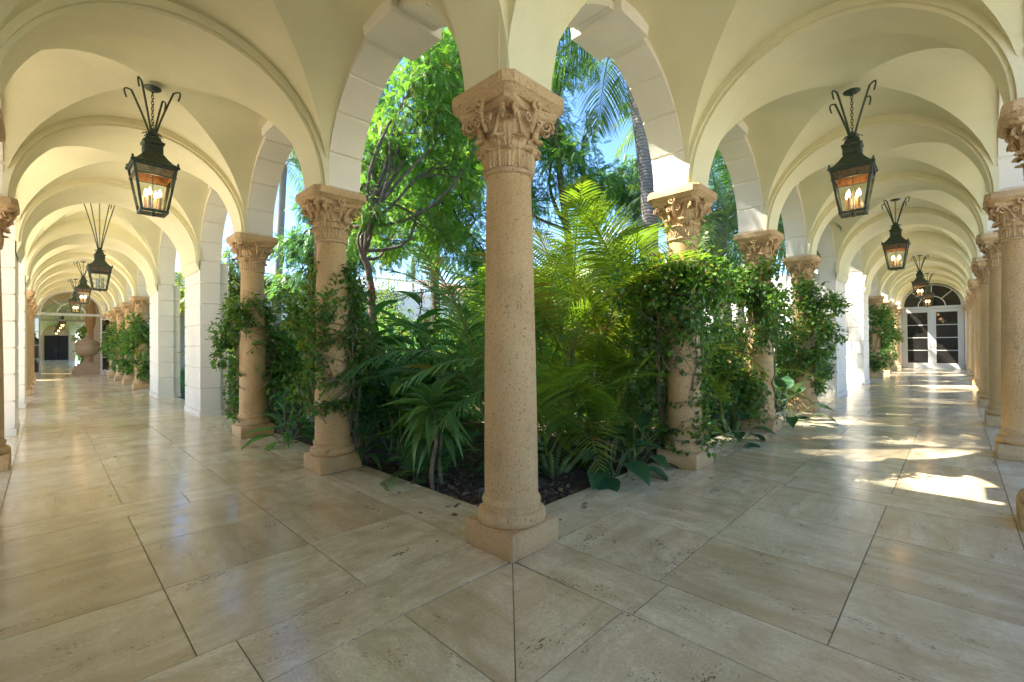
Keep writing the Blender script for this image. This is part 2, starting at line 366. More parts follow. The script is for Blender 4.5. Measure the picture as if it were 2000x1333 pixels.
tile([(-2.82, -2.82), (-2.31, -2.82), (-2.31, -2.31), (-2.82, -2.31)], 0, .5)
tag(fl.build('floor', M_trav), kind='structure')
gb = MB(); gb.box((-2.85, -2.85, -.29), (0.268, 34, -.0045)); gb.box((0.268, -2.85, -.29), (26.0, 0.268, -.0055))
tag(gb.build('floor_bed', M_grout), kind='structure')

# ------------------------------------------------------------------ arcade pieces (local coords)
def arch_slab(u0, u1, vc, hs, hr, W, top, axis='u', groove=None, z0=Z0, n=48, mb=None, **k):
    """wall slab between u0..u1 (thickness) whose opening is a half-ellipse (half span hs, rise hr) centred at vc,
    reaching sideways to vc-W..vc+W and up to top. axis='v': thickness along v instead."""
    mb = mb or MB()
    th = []
    base = np.linspace(0, pi, n+1)
    if groove:
        s = set(base.tolist())
        for g in groove:
            for d in (-.013, -.005, .005, .013): s.add(g+d)
        th = np.array(sorted(x for x in s if -1e-9 <= x <= pi+1e-9))
    else: th = base
    gr = np.zeros(len(th))
    if groove:
        for g in groove: gr = np.maximum(gr, np.clip((0.013-np.abs(th-g))/0.008, 0, 1))
    A = np.stack([vc+np.cos(th)*(hs+.014*gr), z0+np.sin(th)*(hr+.014*gr)], -1)
    H = top-z0; B = []
    for t in th:
        c, s_ = cos(t), sin(t); kx = W/abs(c) if abs(c) > 1e-6 else 1e9; kz = H/s_ if s_ > 1e-6 else 1e9; q = min(kx, kz); B.append((vc+c*q, z0+s_*q))
    B = np.array(B); m_ = len(th); V = []
    for u in (u0, u1):
        for P in (A, B):
            if axis == 'u': V.append(np.c_[np.full(m_, u), P[:, 0], P[:, 1]])
            else: V.append(np.c_[P[:, 0], np.full(m_, u), P[:, 1]])
    V = np.concatenate(V); F = []
    for i in range(m_-1):
        F += [[i, i+1, m_+i+1, m_+i], [2*m_+i, 3*m_+i, 3*m_+i+1, 2*m_+i+1], [i, 2*m_+i, 2*m_+i+1, i+1], [m_+i, m_+i+1, 3*m_+i+1, 3*m_+i]]
    F += [[0, m_, 3*m_, 2*m_], [m_-1, 3*m_-1, 4*m_-1, 2*m_-1]]
    mb.add(V, F, **k); return mb
def vault(u0, u1, hr, hrb=None, nn=26):
    uc = (u0+u1)/2; hu = (u1-u0)/2; hv = 1.125; t = np.linspace(-pi/2, pi/2, nn+1)
    U = uc+hu*np.sin(t); Vv = -1.25+hv*np.sin(t); k = np.cos(t)
    V = []; hb = hrb or hr
    for i in range(nn+1):
        for j in range(nn+1):
            za, zb = hr*k[j], hb*k[i]
            V.append((U[i], Vv[j], Z0+max(za, zb)))
    F = []; g = lambda i, j: i*(nn+1)+j; h = nn/2
    for i in range(nn):
        for j in range(nn):
            if (i < h) == (j < h): F += [[g(i, j), g(i+1, j), g(i+1, j+1)], [g(i, j), g(i+1, j+1), g(i, j+1)]]
            else: F += [[g(i, j), g(i+1, j), g(i, j+1)], [g(i+1, j), g(i+1, j+1), g(i, j+1)]]
    mb = MB(); mb.add(V, F); return mb
TOP = 4.85
GROOVES = [rad(a) for a in (0.9, 18, 37.5, 56.5, 74)]; GROOVES = GROOVES+[pi-g for g in GROOVES]
def keystone(uc, hr, v0, v1):
    mb = MB(); r0, r1 = hr-0.045, hr+0.55; t0 = rad(11); rings = []
    for v in (v0, v1):
        rings.append([(uc-sin(t0)*r0*1.05, v, Z0+cos(t0)*r0+.01), (uc+sin(t0)*r0*1.05, v, Z0+cos(t0)*r0+.01), (uc+sin(t0)*r1, v, Z0+r1), (uc-sin(t0)*r1, v, Z0+r1)])
    mb.loft(rings); return mb
def pier_mb(u0, u1, v0, v1, strip=None):
    mb = MB(); zs = [(-.0, 0), (0.10, 0), (0.1001, .012), (0.115, .012), (0.1151, 0)]
    z = 0.115+0.385; 
    while z < Z0-.1: zs += [(z-.013, 0), (z-.004, .018), (z+.004, .018), (z+.013, 0)]; z += 0.385
    zs += [(Z0-.001, 0)]
    zs[0] = (0, -.012); zs[1] = (0.10, -.012)
    mb.loft([rect(u0+i, u1-i, v0+i, v1-i, z) for z, i in zs])
    if strip: a, b = strip; mb.loft([rect(u0+.05+i, u1-.05-i, a, b-i, z) for z, i in zs])
    return mb
def wing(sup, T, root, endwall):
    edges = [(-.20, .20, 'c', 0.0)]
    for s in sup:
        if s[0] == 'c': edges.append((s[1]-.20, s[1]+.20, 'c', s[1]))
        elif s[0] == 'p': edges.append((s[1], s[2], 'p', (s[1]+s[2])/2))
        else: edges.append((s[1], s[1]+.3, 'e', s[1]))
    for i in range(1, len(edges)):
        a, b = edges[i-1][1], edges[i][0]; wide = b-a > 2.8
        vr = 1.56 if wide else 1.165
        ad = 0.0; 
        vb = vault(a, b, 1.40 if wide else 1.165, vr); vb.build('vault', M_vault, root, True, 12, T)
        ks = [(-.13, .21, True), (-2.71, -2.37, False)]
        uc = (a+b)/2; hs = (b-a)/2+(.0 if edges[i-1][2] != 'c' else .01); hs = (b-a)/2; hr = 1.48 if wide else 1.10
        bA = edges[i-1][3] if edges[i-1][2] == 'c' else edges[i-1][1]-.0; bB = edges[i][3] if edges[i][2] == 'c' else edges[i][0]
        WW = max(uc-bA, bB-uc)+.004
        for v0, v1, gsd in ks:
            ga = arch_slab(v0, v1, uc, hs-.005, hr, WW if edges[i][2] != 'p' and edges[i-1][2] != 'p' else hs+.19, TOP, 'v', GROOVES).build('garden_arch' if gsd else 'outer_arch', M_block, root, True, 25, T)
            keystone(uc, hr, v0-.065, v1+.08).build('keystone', M_block, ga, T=T)
    ribs = edges[1:-1]
    if T is TL or True: ribs = edges[0:-1]
    for (a, b, k, c) in ribs:
        mb = arch_slab(a, b, -1.25, 1.06, 1.06, 1.128, 4.6)
        arch_slab(a+.01 if c == 0.0 else a-.032, b+.032, -1.25, 1.087, 1.09, 1.127, 4.58, mb=mb)
        mb.build('rib', M_rib, root, True, 25, T)
    for s in sup:
        if s[0] == 'p':
            pier_mb(s[1], s[2], -.125, .19, (.19, .33)).build('pier', M_block, root, T=T)
            if T is TL: pier_mb(s[1], s[2], -2.71, -2.375).build('pier', M_block, root, T=T)
            for (va, vb_) in ((-.14, -.19), (-2.36, -2.31)):
                m2 = MB()
                m2.loft([rect(s[1]-.01, s[2]+.01, min(va, va), max(va, va)+.0001, Z0-.17), rect(s[1]-.02, s[2]+.02, min(va, vb_), max(va, vb_)+.0001, Z0-.03), rect(s[1]-.02, s[2]+.02, min(va, vb_), max(va, vb_)+.0001, Z0)])
                m2.box((s[1]+.01, -.2 if va > -1 else -2.375, Z0-.002), (s[2]-.01, -.125 if va > -1 else -2.30, Z0+.01))
                m2.build('impost', M_rib, root, T=T)
            for (va, vb_) in ((-.13, .21), (-2.71, -2.37)):
                mw = MB(); mw.box((s[1]+.19, va, Z0+.001), (s[2]-.19, vb_, TOP)); mw.build('wall', M_block, root, T=T)
    e = sup[-1][1]
    rf = MB(); rf.box((-.2, -5.4 if T is TL else -3.1, 4.86), (e+.4, .30, 5.0)); rf.box((-.2, -.10, 5.0), (e+.4, .36, 5.10)); rf.build('roof', M_wallo, root, T=T)  # left roof has an added outward overhang that blocks direct sun
left = tag(empty('arcade', (0, 0, 0)), 'cream groin vaulted arcade running left towards the open doorway with the stone urn', 'arcade', 'vaulted arcades')
right = tag(empty('arcade', (0, 0, 0)), 'cream groin vaulted arcade running right towards the closed white french doors', 'arcade', 'vaulted arcades')
wing(SUPL, TL, left, None); wing(SUPR, TR, right, None)
corner = tag(empty('arcade_corner', (0, 0, 0)), 'vaulted corner bay overhead where the two cream arcades meet', 'arcade')
vault(-2.30, -.20, 1.165).build('vault', M_vault, corner, True, 12)
for T in (TL, TR):   # outer arches of the corner bay (behind the camera)
    arch_slab(-2.71, -2.37, -1.25, 1.08, 1.10, 1.30, TOP, 'v', GROOVES).build('outer_arch', M_block, corner, True, 25, T)
    mb = arch_slab(-2.70, -2.30, -1.25, 1.06, 1.06, 1.128, 4.6); mb.build('rib', M_rib, corner, True, 25, T)
rf = MB(); rf.box((-5.4, -3.1, 4.86), (-.2, -.2, 5.0)); rf.box((-.2,-.2,4.855),(.3,.3,4.99)); rf.build('roof', M_wallo, corner)  # same added west overhang carried over the corner bay, stopping the sun

# ------------------------------------------------------------------ columns
def acanthus(L, W, ang0, curl, nl=11, nw=9, seed=0):
    """upright leaf rising in z, bellying then curling outward (+x); returns V,F"""
    V = []; x = 0; z = 0; a = 0.06
    pts = []
    for i in range(nl+1):
        t = i/nl; a = 0.05+0.25*t+(curl*max(0, (t-.55)/.45)**1.3); pts.append((x, z)); x += sin(a)*L/nl; z += cos(a)*L/nl
    for i, (x, z) in enumerate(pts):
        t = i/nl; wd = W*(0.80+0.32*sin(t*pi*.95))*(1-max(0, (t-.75)/.25)**2*.55)*(1+0.07*cos(t*34))
        for j in range(nw):
            s = (j/(nw-1)-.5)*2
            r = 0.0045*cos(s*pi*4)+0.016*(1-abs(s))**.6*(1-.5*t)-.016*s*s
            V.append((x+r*(1-.3*t), s*wd, z-0.010*abs(s)*L*2*t))
    n = len(V); V2 = [(vx-.016, vy*.95, vz-.004) for vx, vy, vz in V]
    F = []
    for i in range(nl):
        for j in range(nw-1):
            q = [i*nw+j, i*nw+j+1, (i+1)*nw+j+1, (i+1)*nw+j]; F.append(q); F.append([n+k for k in q[::-1]])
        for j in (0, nw-1): F.append([i*nw+j, (i+1)*nw+j, n+(i+1)*nw+j, n+i*nw+j])
    for j in range(nw-1): F.append([nl*nw+j, nl*nw+j+1, n+nl*nw+j+1, n+nl*nw+j])
    return np.array(V+V2), F
def rotz(V, a): c, s = cos(a), sin(a); return np.c_[V[:, 0]*c-V[:, 1]*s, V[:, 0]*s+V[:, 1]*c, V[:, 2]]
def spiral(r, turns=1.6, n=26):
    t = np.linspace(0, 1, n); rr = r*(1-.82*t); a = -pi*.1+t*turns*2*pi; return rr*np.cos(a), rr*np.sin(a), 0.22*r*(1-.35*t)
def make_capital():
    mb = MB(); zb = 2.335
    mb.lathe([(.142, 2.30), (.155, 2.305), (.160, 2.318), (.155, 2.332), (.142, 2.337)], 40)
    mb.lathe([(.136, zb-.01), (.140, zb+.12), (.150, zb+.22), (.175, zb+.30), (.205, zb+.345), (.21, zb+.36)], 40)
    for row, (L, W, cu, r0, off, cnt) in enumerate([(.150, .049, 2.9, .146, 0, 8), (.245, .052, 2.9, .140, .5, 8)]):
        V, F = acanthus(L, W, 0, cu)
        for k in range(cnt):
            a = (k+off)*2*pi/cnt; Q = V+np.array([r0, 0, zb]); mb.add(rotz(Q, a), F)
    # corner leaves carrying the volutes
    V, F = acanthus(.20, .055, 0, 2.4)
    for k in range(4):
        a = pi/4+k*pi/2; mb.add(rotz(V+np.array([.165, 0, zb+.12]), a), F)
        for sd in (-1, 1):
            sx, sz, sr = spiral(.045); P = np.c_[.245+sx*.95, np.full(len(sx), sd*.030)+sd*0.012*np.linspace(0, 1, len(sx)), zb+.285+sz]
            mb.tube(rotz(P, a), sr, 6)
            # stalk from the bell up to the volute
            t = np.linspace(0, 1, 9); P = np.c_[.16+.10*t**1.5, sd*(.055*(1-t)+.028), zb+.19+.145*np.sin(t*pi/2)]
            mb.tube(rotz(P, a), .015, 6)
    for k in range(4):
        a = k*pi/2
        for sd in (-1, 1):
            sx, sz, sr = spiral(.036); P = np.c_[np.full(len(sx), .212)+.012*np.linspace(0, 1, len(sx)), sd*(.044-sx*.9), zb+.275+sz]; mb.tube(rotz(P, a), sr, 6)
        # rosette on the abacus and its stem
        ang = np.linspace(0, 2*pi, 17)[:-1]; P = np.c_[np.full(16, .245), .03*np.cos(ang), zb+.355+.032*np.sin(ang)]
        mb.tube(rotz(np.r_[P, P[:1]], a), .011, 6, caps=False)
        Q = np.array([(.225, 0, zb+.355), (.262, 0, zb+.355)]); mb.tube(rotz(Q, a), [.02, .010], 8)
        mb.tube(rotz(np.array([(.19, 0, zb+.21), (.215, 0, zb+.27), (.235, 0, zb+.325)]), a), [.012, .015, .018], 6)
    # concave moulded block under the slab
    def oct_(h, ch, z, sag=0):
        P = []
        for k in range(4):
            a = k*pi/2; p0 = np.array([h, -(h-ch)]); p1 = np.array([h, h-ch])
            for t in np.linspace(0, 1, 7):
                q = p0+(p1-p0)*t; q = q-np.array([sag*sin(pi*t), 0]); P.append((q[0]*cos(a)-q[1]*sin(a), q[0]*sin(a)+q[1]*cos(a), z))
        return P
    mb.loft([oct_(.205, .03, zb+.325, .0), oct_(.232, .035, zb+.34, .035), oct_(.24, .04, zb+.365, .035), oct_(.236, .04, zb+.37, .03)])
    V = np.concatenate(mb.V); 
    d = np.stack([np.sin(V[:, 1]*170+V[:, 2]*90), np.sin(V[:, 0]*150-V[:, 2]*110), np.sin(V[:, 0]*120+V[:, 1]*140)], -1)*.0016; mb.V = [V+d]
    cap = mb.mesh('capital', M_castdk, True, 50)
    ab = MB(); ab.loft([oct_(.232, .035, 2.7), oct_(.258, .04, 2.722), oct_(.263, .042, 2.73), oct_(.275, .05, 2.738), oct_(.275, .05, 2.792), oct_(.268, .05, 2.8085)])
    return cap, ab.mesh('abacus', M_castdk, True, 28)
cap_me, aba_me = make_capital()
def oct2(h, ch, z): return [(h, -(h-ch), z), (h, h-ch, z), (h-ch, h, z), (-(h-ch), h, z), (-h, h-ch, z), (-h, -(h-ch), z), (-(h-ch), -h, z), (h-ch, -h, z)]
pb = MB(); pb.loft([oct2(.208, .006, 0.002), oct2(.213, .008, .02), oct2(.213, .008, .145), oct2(.205, .014, .155)]); pl_me = pb.mesh('plinth', M_cast, True, 40)
bb = MB(); bb.lathe([(.19, .15), (.208, .156), (.217, .175), (.218, .20), (.209, .222), (.195, .232), (.182, .236), (.179, .25), (.184, .268), (.188, .282), (.183, .296), (.172, .302), (.169, .318)], 48); base_me = bb.mesh('base', M_cast, True, 50)
sb = MB(); sb.lathe([(.170-.0*t+(-.0285)*(t**1.6), .31+t*2.0) for t in np.linspace(0, 1, 14)], 48); sh_me = sb.mesh('shaft', M_cast, True, 50)
def column(x, y, label, group='stone columns of the arcades', rz=0):
    o = tag(empty('column', (x, y, 0), rz), label, 'column', group)
    for nm, me in (('plinth', pl_me), ('base', base_me), ('shaft', sh_me), ('capital', cap_me), ('abacus', aba_me)): link(nm, me, o)
    return o
column(0, 0, 'large tan corner column standing alone in the middle where both arcades meet')
column(0, 2.58, 'first tan column to the left of the corner column, wrapped in leafy vine')
column(0, 5.16, 'second column left of the corner column, beside the pale rusticated pier')
column(2.58, 0, 'first column right of the corner column, its shaft draped in dense vine')
column(5.16, 0, 'second column right of the corner column, standing behind tangled vine stems')
column(7.74, 0, 'third column right of the corner column, swallowed by a vine bush beside the pale pier')
nth = ['nearest', 'second', 'third', 'farthest']
for k, c in enumerate((15.94, 18.52, 21.10, 23.68)): column(0, c, '%s of the garden side columns past the two piers in the left arcade' % nth[k])
for k, c in enumerate((18.04, 20.62, 23.20)): column(c, 0, '%s of the garden side columns past the two piers in the right arcade' % ['nearest', 'middle', 'farthest'][k])
column(-2.54, 5.16, 'column cut off by the left edge of the picture with its capital and plinth showing')
for k, c in enumerate((15.94, 18.52, 21.10, 23.68)): column(-2.54, c, '%s of the outer wall columns far down the left arcade' % nth[k])
column(2.58, -2.54, 'column cut off by the right edge with only its capital and plinth corner showing')
column(5.16, -2.54, 'bright pitted column at the right edge, nearest full shaft of the outer row')
column(7.74, -2.54, 'shaded column just behind the bright pitted column of the right outer row')
column(10.43, -2.54, 'outer row column on the right, nearer one of the first close pair')
column(11.27, -2.54, 'outer row column on the right, farther one of the first close pair')
column(14.59, -2.54, 'outer row column on the right, nearer one of the second close pair')
column(15.25, -2.54, 'outer row column on the right, farther one of the second close pair')
column(18.04, -2.54, 'slender distant column of the right outer row, third from the white french doors')
column(20.62, -2.54, 'slender distant column of the right outer row, second from the white french doors')
column(23.20, -2.54, 'slender distant column of the right outer row, next to the white french doors')
column(0, 25.98, 'engaged column at the right jamb of the open doorway ending the left arcade')
column(25.52, 0, 'engaged column at the left jamb of the closed french doors')
column(25.52, -2.54, 'engaged column at the right jamb of the closed french doors')
for (x, y) in ((-2.54, -2.54), (-2.54, 0), (0, -2.54), (-2.54, 2.58)): column(x, y, 'tan column of the outer row outside the picture')

# ------------------------------------------------------------------ lanterns
def lerp_box(mb, c0, h0, z0, c1, h1, z1, **k):
    mb.loft([[(c0[0]-h0, c0[1]-h0, z0), (c0[0]+h0, c0[1]-h0, z0), (c0[0]+h0, c0[1]+h0, z0), (c0[0]-h0, c0[1]+h0, z0)],
             [(c1[0]-h1, c1[1]-h1, z1), (c1[0]+h1, c1[1]-h1, z1), (c1[0]+h1, c1[1]+h1, z1), (c1[0]-h1, c1[1]+h1, z1)]], **k)
def lantern_meshes(chain, seed=0):
    """origin = bottom of the lantern body"""
    H = .455; a, b = .104, .170; out = {}
    f = MB(); s = .011
    for sx in (-1, 1):
        for sy in (-1, 1): lerp_box(f, (sx*a, sy*a), s, 0.02, (sx*b, sy*b), s*1.05, H)
    for (h, z, t) in ((a, .0, .012), (b, H-.012, .012), (b-.004, H-.10, .006)):
        for sg in (-1, 1):
            f.box((-h-t, sg*h-t, z), (h+t, sg*h+t, z+2*t)); f.box((sg*h-t*.98, -h+t, z+.001), (sg*h+t*.98, h-t, z+2*t-.001))
    f.box((-.006, -a-.004, .025), (.006, -a+.004, .03)); f.tube([(0, 0, .02), (0, 0, H)], .005, 6)
    f.box((-a, -.008, .004), (a, .008, .016)); f.box((-.008, -a, .005), (.008, a, .015))
    f.lathe([(.001, -.03), (.018, -.024), (.025, -.008), (.02, .006), (.004, .012)], 12)
    for sx in (-1, 1):
        for sy in (-1, 1): f.lathe([(.016, H-.0), (.018, H+.02), (.008, H+.035), (.012, H+.045), (.002, H+.065)], 8, c=(sx*(b+.012), sy*(b+.012)))
    out['frame'] = f.mesh('frame', M_iron)
    r = MB(); q = lambda h, z: [(-h, -h, z), (h, -h, z), (h, h, z), (-h, h, z)]
    r.loft([q(b+.022, H+.012), q(b+.022, H+.022), q(.145, H+.055), q(.112, H+.098), q(.086, H+.142), q(.076, H+.155), q(.076, H+.25), q(.090, H+.255), q(.090, H+.272), q(.068, H+.285), q(.058, H+.315), q(.062, H+.325), q(.05, H+.335), q(.03, H+.345)])
    for k in range(4):  # arched recess on the chimney sides
        V = np.array([(.0775, -.05, H+.175), (.0775, .05, H+.175), (.0775, .05, H+.215), (.0775, .03, H+.235), (.0775, 0, H+.242), (.0775, -.03, H+.235), (.0775, -.05, H+.215)])
        V = rotz(V, k*pi/2); r.tube(np.r_[V, V[:1]], .005, 4, caps=False)
    r.lathe([(.03, H+.34), (.038, H+.352), (.022, H+.37), (.028, H+.385), (.014, H+.40), (.018, H+.41), (.004, H+.43)], 10)
    for k in range(8):
        t = np.linspace(0, 1, 5); V = np.c_[.03+.06*t, 0*t, H+.35+.02*np.sin(t*pi)-.005*t]; r.tube(rotz(V, k*pi/4), [.008, .008, .006, .005, .003], 5)
    out['roof'] = r.mesh('roof', M_iron)
    c = MB(); hl = b-.014; hi = hl-.018
    for k in range(4):
        V = np.array([(hl, -hl, H-.005), (hl, hl, H-.005), (hi, hi, H-.10), (hi, -hi, H-.10)]); c.add(rotz(V, k*pi/2), [[0, 1, 2, 3]])
    c.add([(-hl, -hl, H-.004), (hl, -hl, H-.004), (hl, hl, H-.004), (-hl, hl, H-.004)], [[0, 1, 2, 3]])
    out['copper_lining'] = c.mesh('copper_lining', M_copper)
    g = []
    for k in range(4):
        G = MB(); V = np.array([(a, -a, .03), (a, a, .03), (b, b, H-.015), (b, -b, H-.015)]); G.add(rotz(V, k*pi/2), [[0, 1, 2, 3]]); g.append(G.mesh('glass_pane', M_glass))
    out['glass'] = g
    CH = MB(); z = H+.42; i = 0; ztop = H+.42+chain
    while z < ztop-.02:
        t = np.linspace(0, 2*pi, 11)[:-1]; P = np.c_[.011*np.cos(t), 0*t, z+.02+.021*np.sin(t)]; P = rotz(P, (i % 2)*pi/2+.3); CH.tube(np.r_[P, P[:1]], .0036, 5, caps=False); z += .031; i += 1
    out['chain'] = CH.mesh('chain', M_iron)
    p = MB(); p.lathe([(.02, ztop-.03), (.055, ztop-.022), (.075, ztop-.008), (.076, ztop)], 24); out['canopy_plate'] = p.mesh('canopy_plate', M_iron)
    br = []
    for k in range(4):
        B = MB(); t = np.linspace(0, 1, 9); top = H+.40+chain-.02; R = .19 if chain < .6 else .30
        P = np.c_[.03+(R-.03)*t**1.15, 0*t, H+.37+(top-H-.37)*t]
        th = np.linspace(0, 1, 8)[1:]; hook = np.c_[R+.045*np.sin(th*pi*.9)*1.0+.03*th, 0*th, top+.028*np.sin(th*pi*1.0)-.075*th**2.2]
        P = np.r_[P, hook]; P = rotz(P, pi/4+k*pi/2+.18); B.tube(P, np.r_[np.full(9, .0098), np.full(7, .008)], 6); br.append(B.mesh('bracket', M_iron))
    out['bracket'] = br
    return out
def bulb_mesh(lit):
    B = MB(); B.lathe([(.002, .175), (.010, .18), (.0165, .195), (.017, .208), (.012, .228), (.006, .245), (.001, .258)], 12); return B.mesh('bulb', M_bulb if lit else M_candlew, True, 60)
def candle_mesh(mat):
    B = MB(); B.lathe([(.026, .045), (.028, .05), (.024, .056), (.012, .058), (.0135, .06), (.0135, .172), (.008, .176)], 12); return B.mesh('candle', mat)
bulb_l, bulb_o = bulb_mesh(True), bulb_mesh(False); cand_l, cand_o = candle_mesh(M_candle), candle_mesh(M_candlew)
LM_s = lantern_meshes(.425); LM_l = lantern_meshes(1.02)
def lantern(x, y, z, label, lit=True, lm=None, rz=0, power=0.42):
    lm = lm or LM_s; o = tag(empty('lantern', (x, y, z), rz), label, 'lantern', 'iron lanterns hanging from the vaults')
    for k in ('frame', 'copper_lining', 'chain', 'canopy_plate'): link(k, lm[k], o)
    rf = link('roof', lm['roof'], o)
    for g in lm['glass']: link('glass_pane', g, o)
    for g in lm['bracket']: link('bracket', g, o)
    for k in range(4):
        a = pi/4+k*pi/2+.25; c = link('candle', cand_l if lit else cand_o, o, (.062*cos(a), .062*sin(a), 0)); link('bulb', bulb_l if lit else bulb_o, c)
    if lit:
        l = bpy.data.lights.new('lantern_light', 'POINT'); l.energy = power; l.color = (1, .62, .30); l.shadow_soft_size = .05
        lo = bpy.data.objects.new('lantern_light', l); C.objects.link(lo); lo.parent = o; lo.location = (0, 0, .25)
    return o
lantern(-1.295, 3.87, 2.63, 'lit green iron lantern nearest in the left arcade, glowing amber', rz=.02)
lantern(-1.29, 10.53, 2.44, 'unlit pale glass lantern on a long chain, second along the left arcade', lit=False, lm=LM_l)
lantern(-1.25, 17.23, 2.63, 'lit small lantern third along the left arcade, behind the unlit one')
lantern(-1.25, 22.39, 2.63, 'smallest lit lantern hanging nearest the doorway of the left arcade')
lantern(3.87, -1.275, 2.59, 'lit green iron lantern nearest in the right arcade, copper lined', rz=.04)
lantern(8.98, -1.25, 2.59, 'lit lantern second along the right arcade, under the pier bay')
lantern(16.75, -1.25, 2.59, 'lit lantern third along the right arcade, in front of the fanlight')
lantern(21.9, -1.25, 2.59, 'smallest lit lantern hanging right before the white french doors')
# ------------------------------------------------------------------ outer walls, ends of the arcades
TF = lambda V: np.c_[V[:, 0], 26.35-V[:, 1], V[:, 2]]         # far wing, garden face at y = 26.35
TB = lambda V: np.c_[V[:, 1], V[:, 0]+32.4, V[:, 2]]          # arcade beyond the left doorway

def door_wall(root, T, u0, th, mat_ring, arch_r=1.0, W=1.36, top=TOP, vl=-1.25):
    mb = MB(); arch_slab(u0, u0+th, vl, 1.04, 1.04, W, top, z0=2.76, mb=mb); mb.build('end_wall', M_wallo, root, True, 25, T)
    lo = MB(); lo.box((u0, vl-W, 0), (u0+th, vl-1.045, 2.759)); lo.build('jamb', M_wallo, root, T=T)
    lo = MB(); lo.box((u0, vl+1.045, 0), (u0+th, vl+W, 2.759)); lo.build('jamb', M_wallo, root, T=T)
    for k, (r, d, z) in enumerate(((1.10, .05, 0), (1.16, .10, 0))): pass
    mb = MB(); arch_slab(u0-.16, u0-.002, vl, 1.06+.03, 1.06+.03, 1.126, top-.3, z0=2.76, mb=mb); mb.build('arch_ring', mat_ring, root, True, 25, T)
def fan_frame(u, T, parent, r=.98, zc=2.82, v=-1.25, mat=None, gl=None, glname='fanlight_glass'):
    f = MB(); th = np.linspace(0, pi, 33)
    def ring(rr, t, n=33):
        A = np.linspace(0, pi, n); rings = []
        for a in A: rings.append([(u-.03, v+cos(a)*(rr-t), zc+sin(a)*(rr-t)), (u-.03, v+cos(a)*rr, zc+sin(a)*rr), (u+.03, v+cos(a)*rr, zc+sin(a)*rr), (u+.03, v+cos(a)*(rr-t), zc+sin(a)*(rr-t))])
        f.loft(rings)
    ring(r+.05, .085); ring(.47, .035)
    f.box((u-.035, v-r-.05, zc-.11), (u+.035, v+r+.05, zc-.0))
    for a in (45, 90, 135):
        a = rad(a); P = np.array([(u, v+cos(a)*.45, zc+sin(a)*.45), (u, v+cos(a)*.97, zc+sin(a)*.97)]); f.tube(P, .019, 4)
    f.build('fanlight_frame', mat or M_white, parent, T=T)
    g = MB(); V = [(u+.008, v+cos(a)*r, zc+sin(a)*r) for a in th]; g.add(V, [list(range(33))]); g.build(glname, gl or M_dglass, parent, T=T)
def leaf_meshes(wd, ht, gl):
    """hinge at origin, extends +x; thickness y"""
    f = MB(); t = .022; st = .14
    f.box((0, -t, .01), (st, t, ht)); f.box((wd-st, -t, .01), (wd, t, ht)); f.box((st, -t+.001, .01), (wd-st, t-.001, .26)); f.box((st, -t+.001, ht-.15), (wd-st, t-.001, ht))
    for k in range(1, 4): z = .26+(ht-.41)*k/4; f.box((st, -.014, z-.016), (wd-st, .014, z+.016))
    g = MB(); g.box((st-.01, -.004, .25), (wd-st+.01, .004, ht-.14))
    h = MB(); h.lathe([(.001, 0), (.028, .004), (.028, .012), (.01, .016), (.009, .05), (.001, .052)], 12); 
    V = np.concatenate(h.V); h.V = [np.c_[V[:, 0], -V[:, 2]-t, V[:, 1]+1.02]]; h.V[0][:, 0] += wd-.06
    h.tube([(wd-.06, -t-.045, 1.02), (wd-.15, -t-.047, 1.02)], .010, 8); h.box((wd-.075, -t-.012, 1.10), (wd-.045, -t, 1.15))
    return f.mesh('leaf_frame', M_white), g.mesh('pane_glass', gl), h.mesh('handle', M_brass)
LF = leaf_meshes(.975, 2.70, M_dglass); LFo = leaf_meshes(.975, 2.70, M_glass)
def leaf(parent, hinge, ang, meshes, mirror=False):
    o = link('door_leaf', meshes[0], parent, hinge); o.rotation_euler.z = ang
    if mirror: o.scale.y = -1
    link('glass', meshes[1], o); link('handle', meshes[2], o); return o
# right end: closed french doors
wb = MB(); wb.box((-3.35, -3.3, -.3), (-3.1, 3.9, 4.85)); wb.build('rear_wall', M_wallo, left)  # unseen wall added west of the near bays to darken the corner
door_wall(right, TR, 25.80, .3, M_rib)
dr = tag(empty('french_door', (25.83, -1.25, 0)), 'closed white double french doors with fanlight ending the right arcade', 'door')
dT = lambda V: V-np.array([25.83, -1.25, 0])
fan_frame(25.83, dT, dr)
q = MB(); q.box((-.04, -1.03, 0), (.04, -.975, 2.80)); q.build('jamb', M_white, dr); q = MB(); q.box((-.04, .975, 0), (.04, 1.03, 2.80)); q.build('jamb', M_white, dr)
leaf(dr, (0, .974, 0), -pi/2, LF, False); leaf(dr, (0, -.974, 0), pi/2, LF, True)
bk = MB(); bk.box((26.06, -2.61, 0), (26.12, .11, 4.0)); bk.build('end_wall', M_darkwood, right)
# left end: open doorway
door_wall(left, TL, 26.26, .3, M_rib)
dl = tag(empty('french_door', (-1.25, 26.30, 0)), 'open white french doors under a clear fanlight ending the left arcade', 'door')
dT2 = lambda V: TL(V)-np.array([-1.25, 26.30, 0])
fan_frame(26.30, dT2, dl, gl=M_glass)
q = MB(); q.box((-1.03, -.04, 0), (-.975, .04, 2.80)); q.build('jamb', M_white, dl); q = MB(); q.box((.975, -.04, 0), (1.03, .04, 2.80)); q.build('jamb', M_white, dl)
leaf(dl, (-.974, -.05, 0), rad(-103), LFo, False); leaf(dl, (.974, -.05, 0), rad(-72), LFo, False)
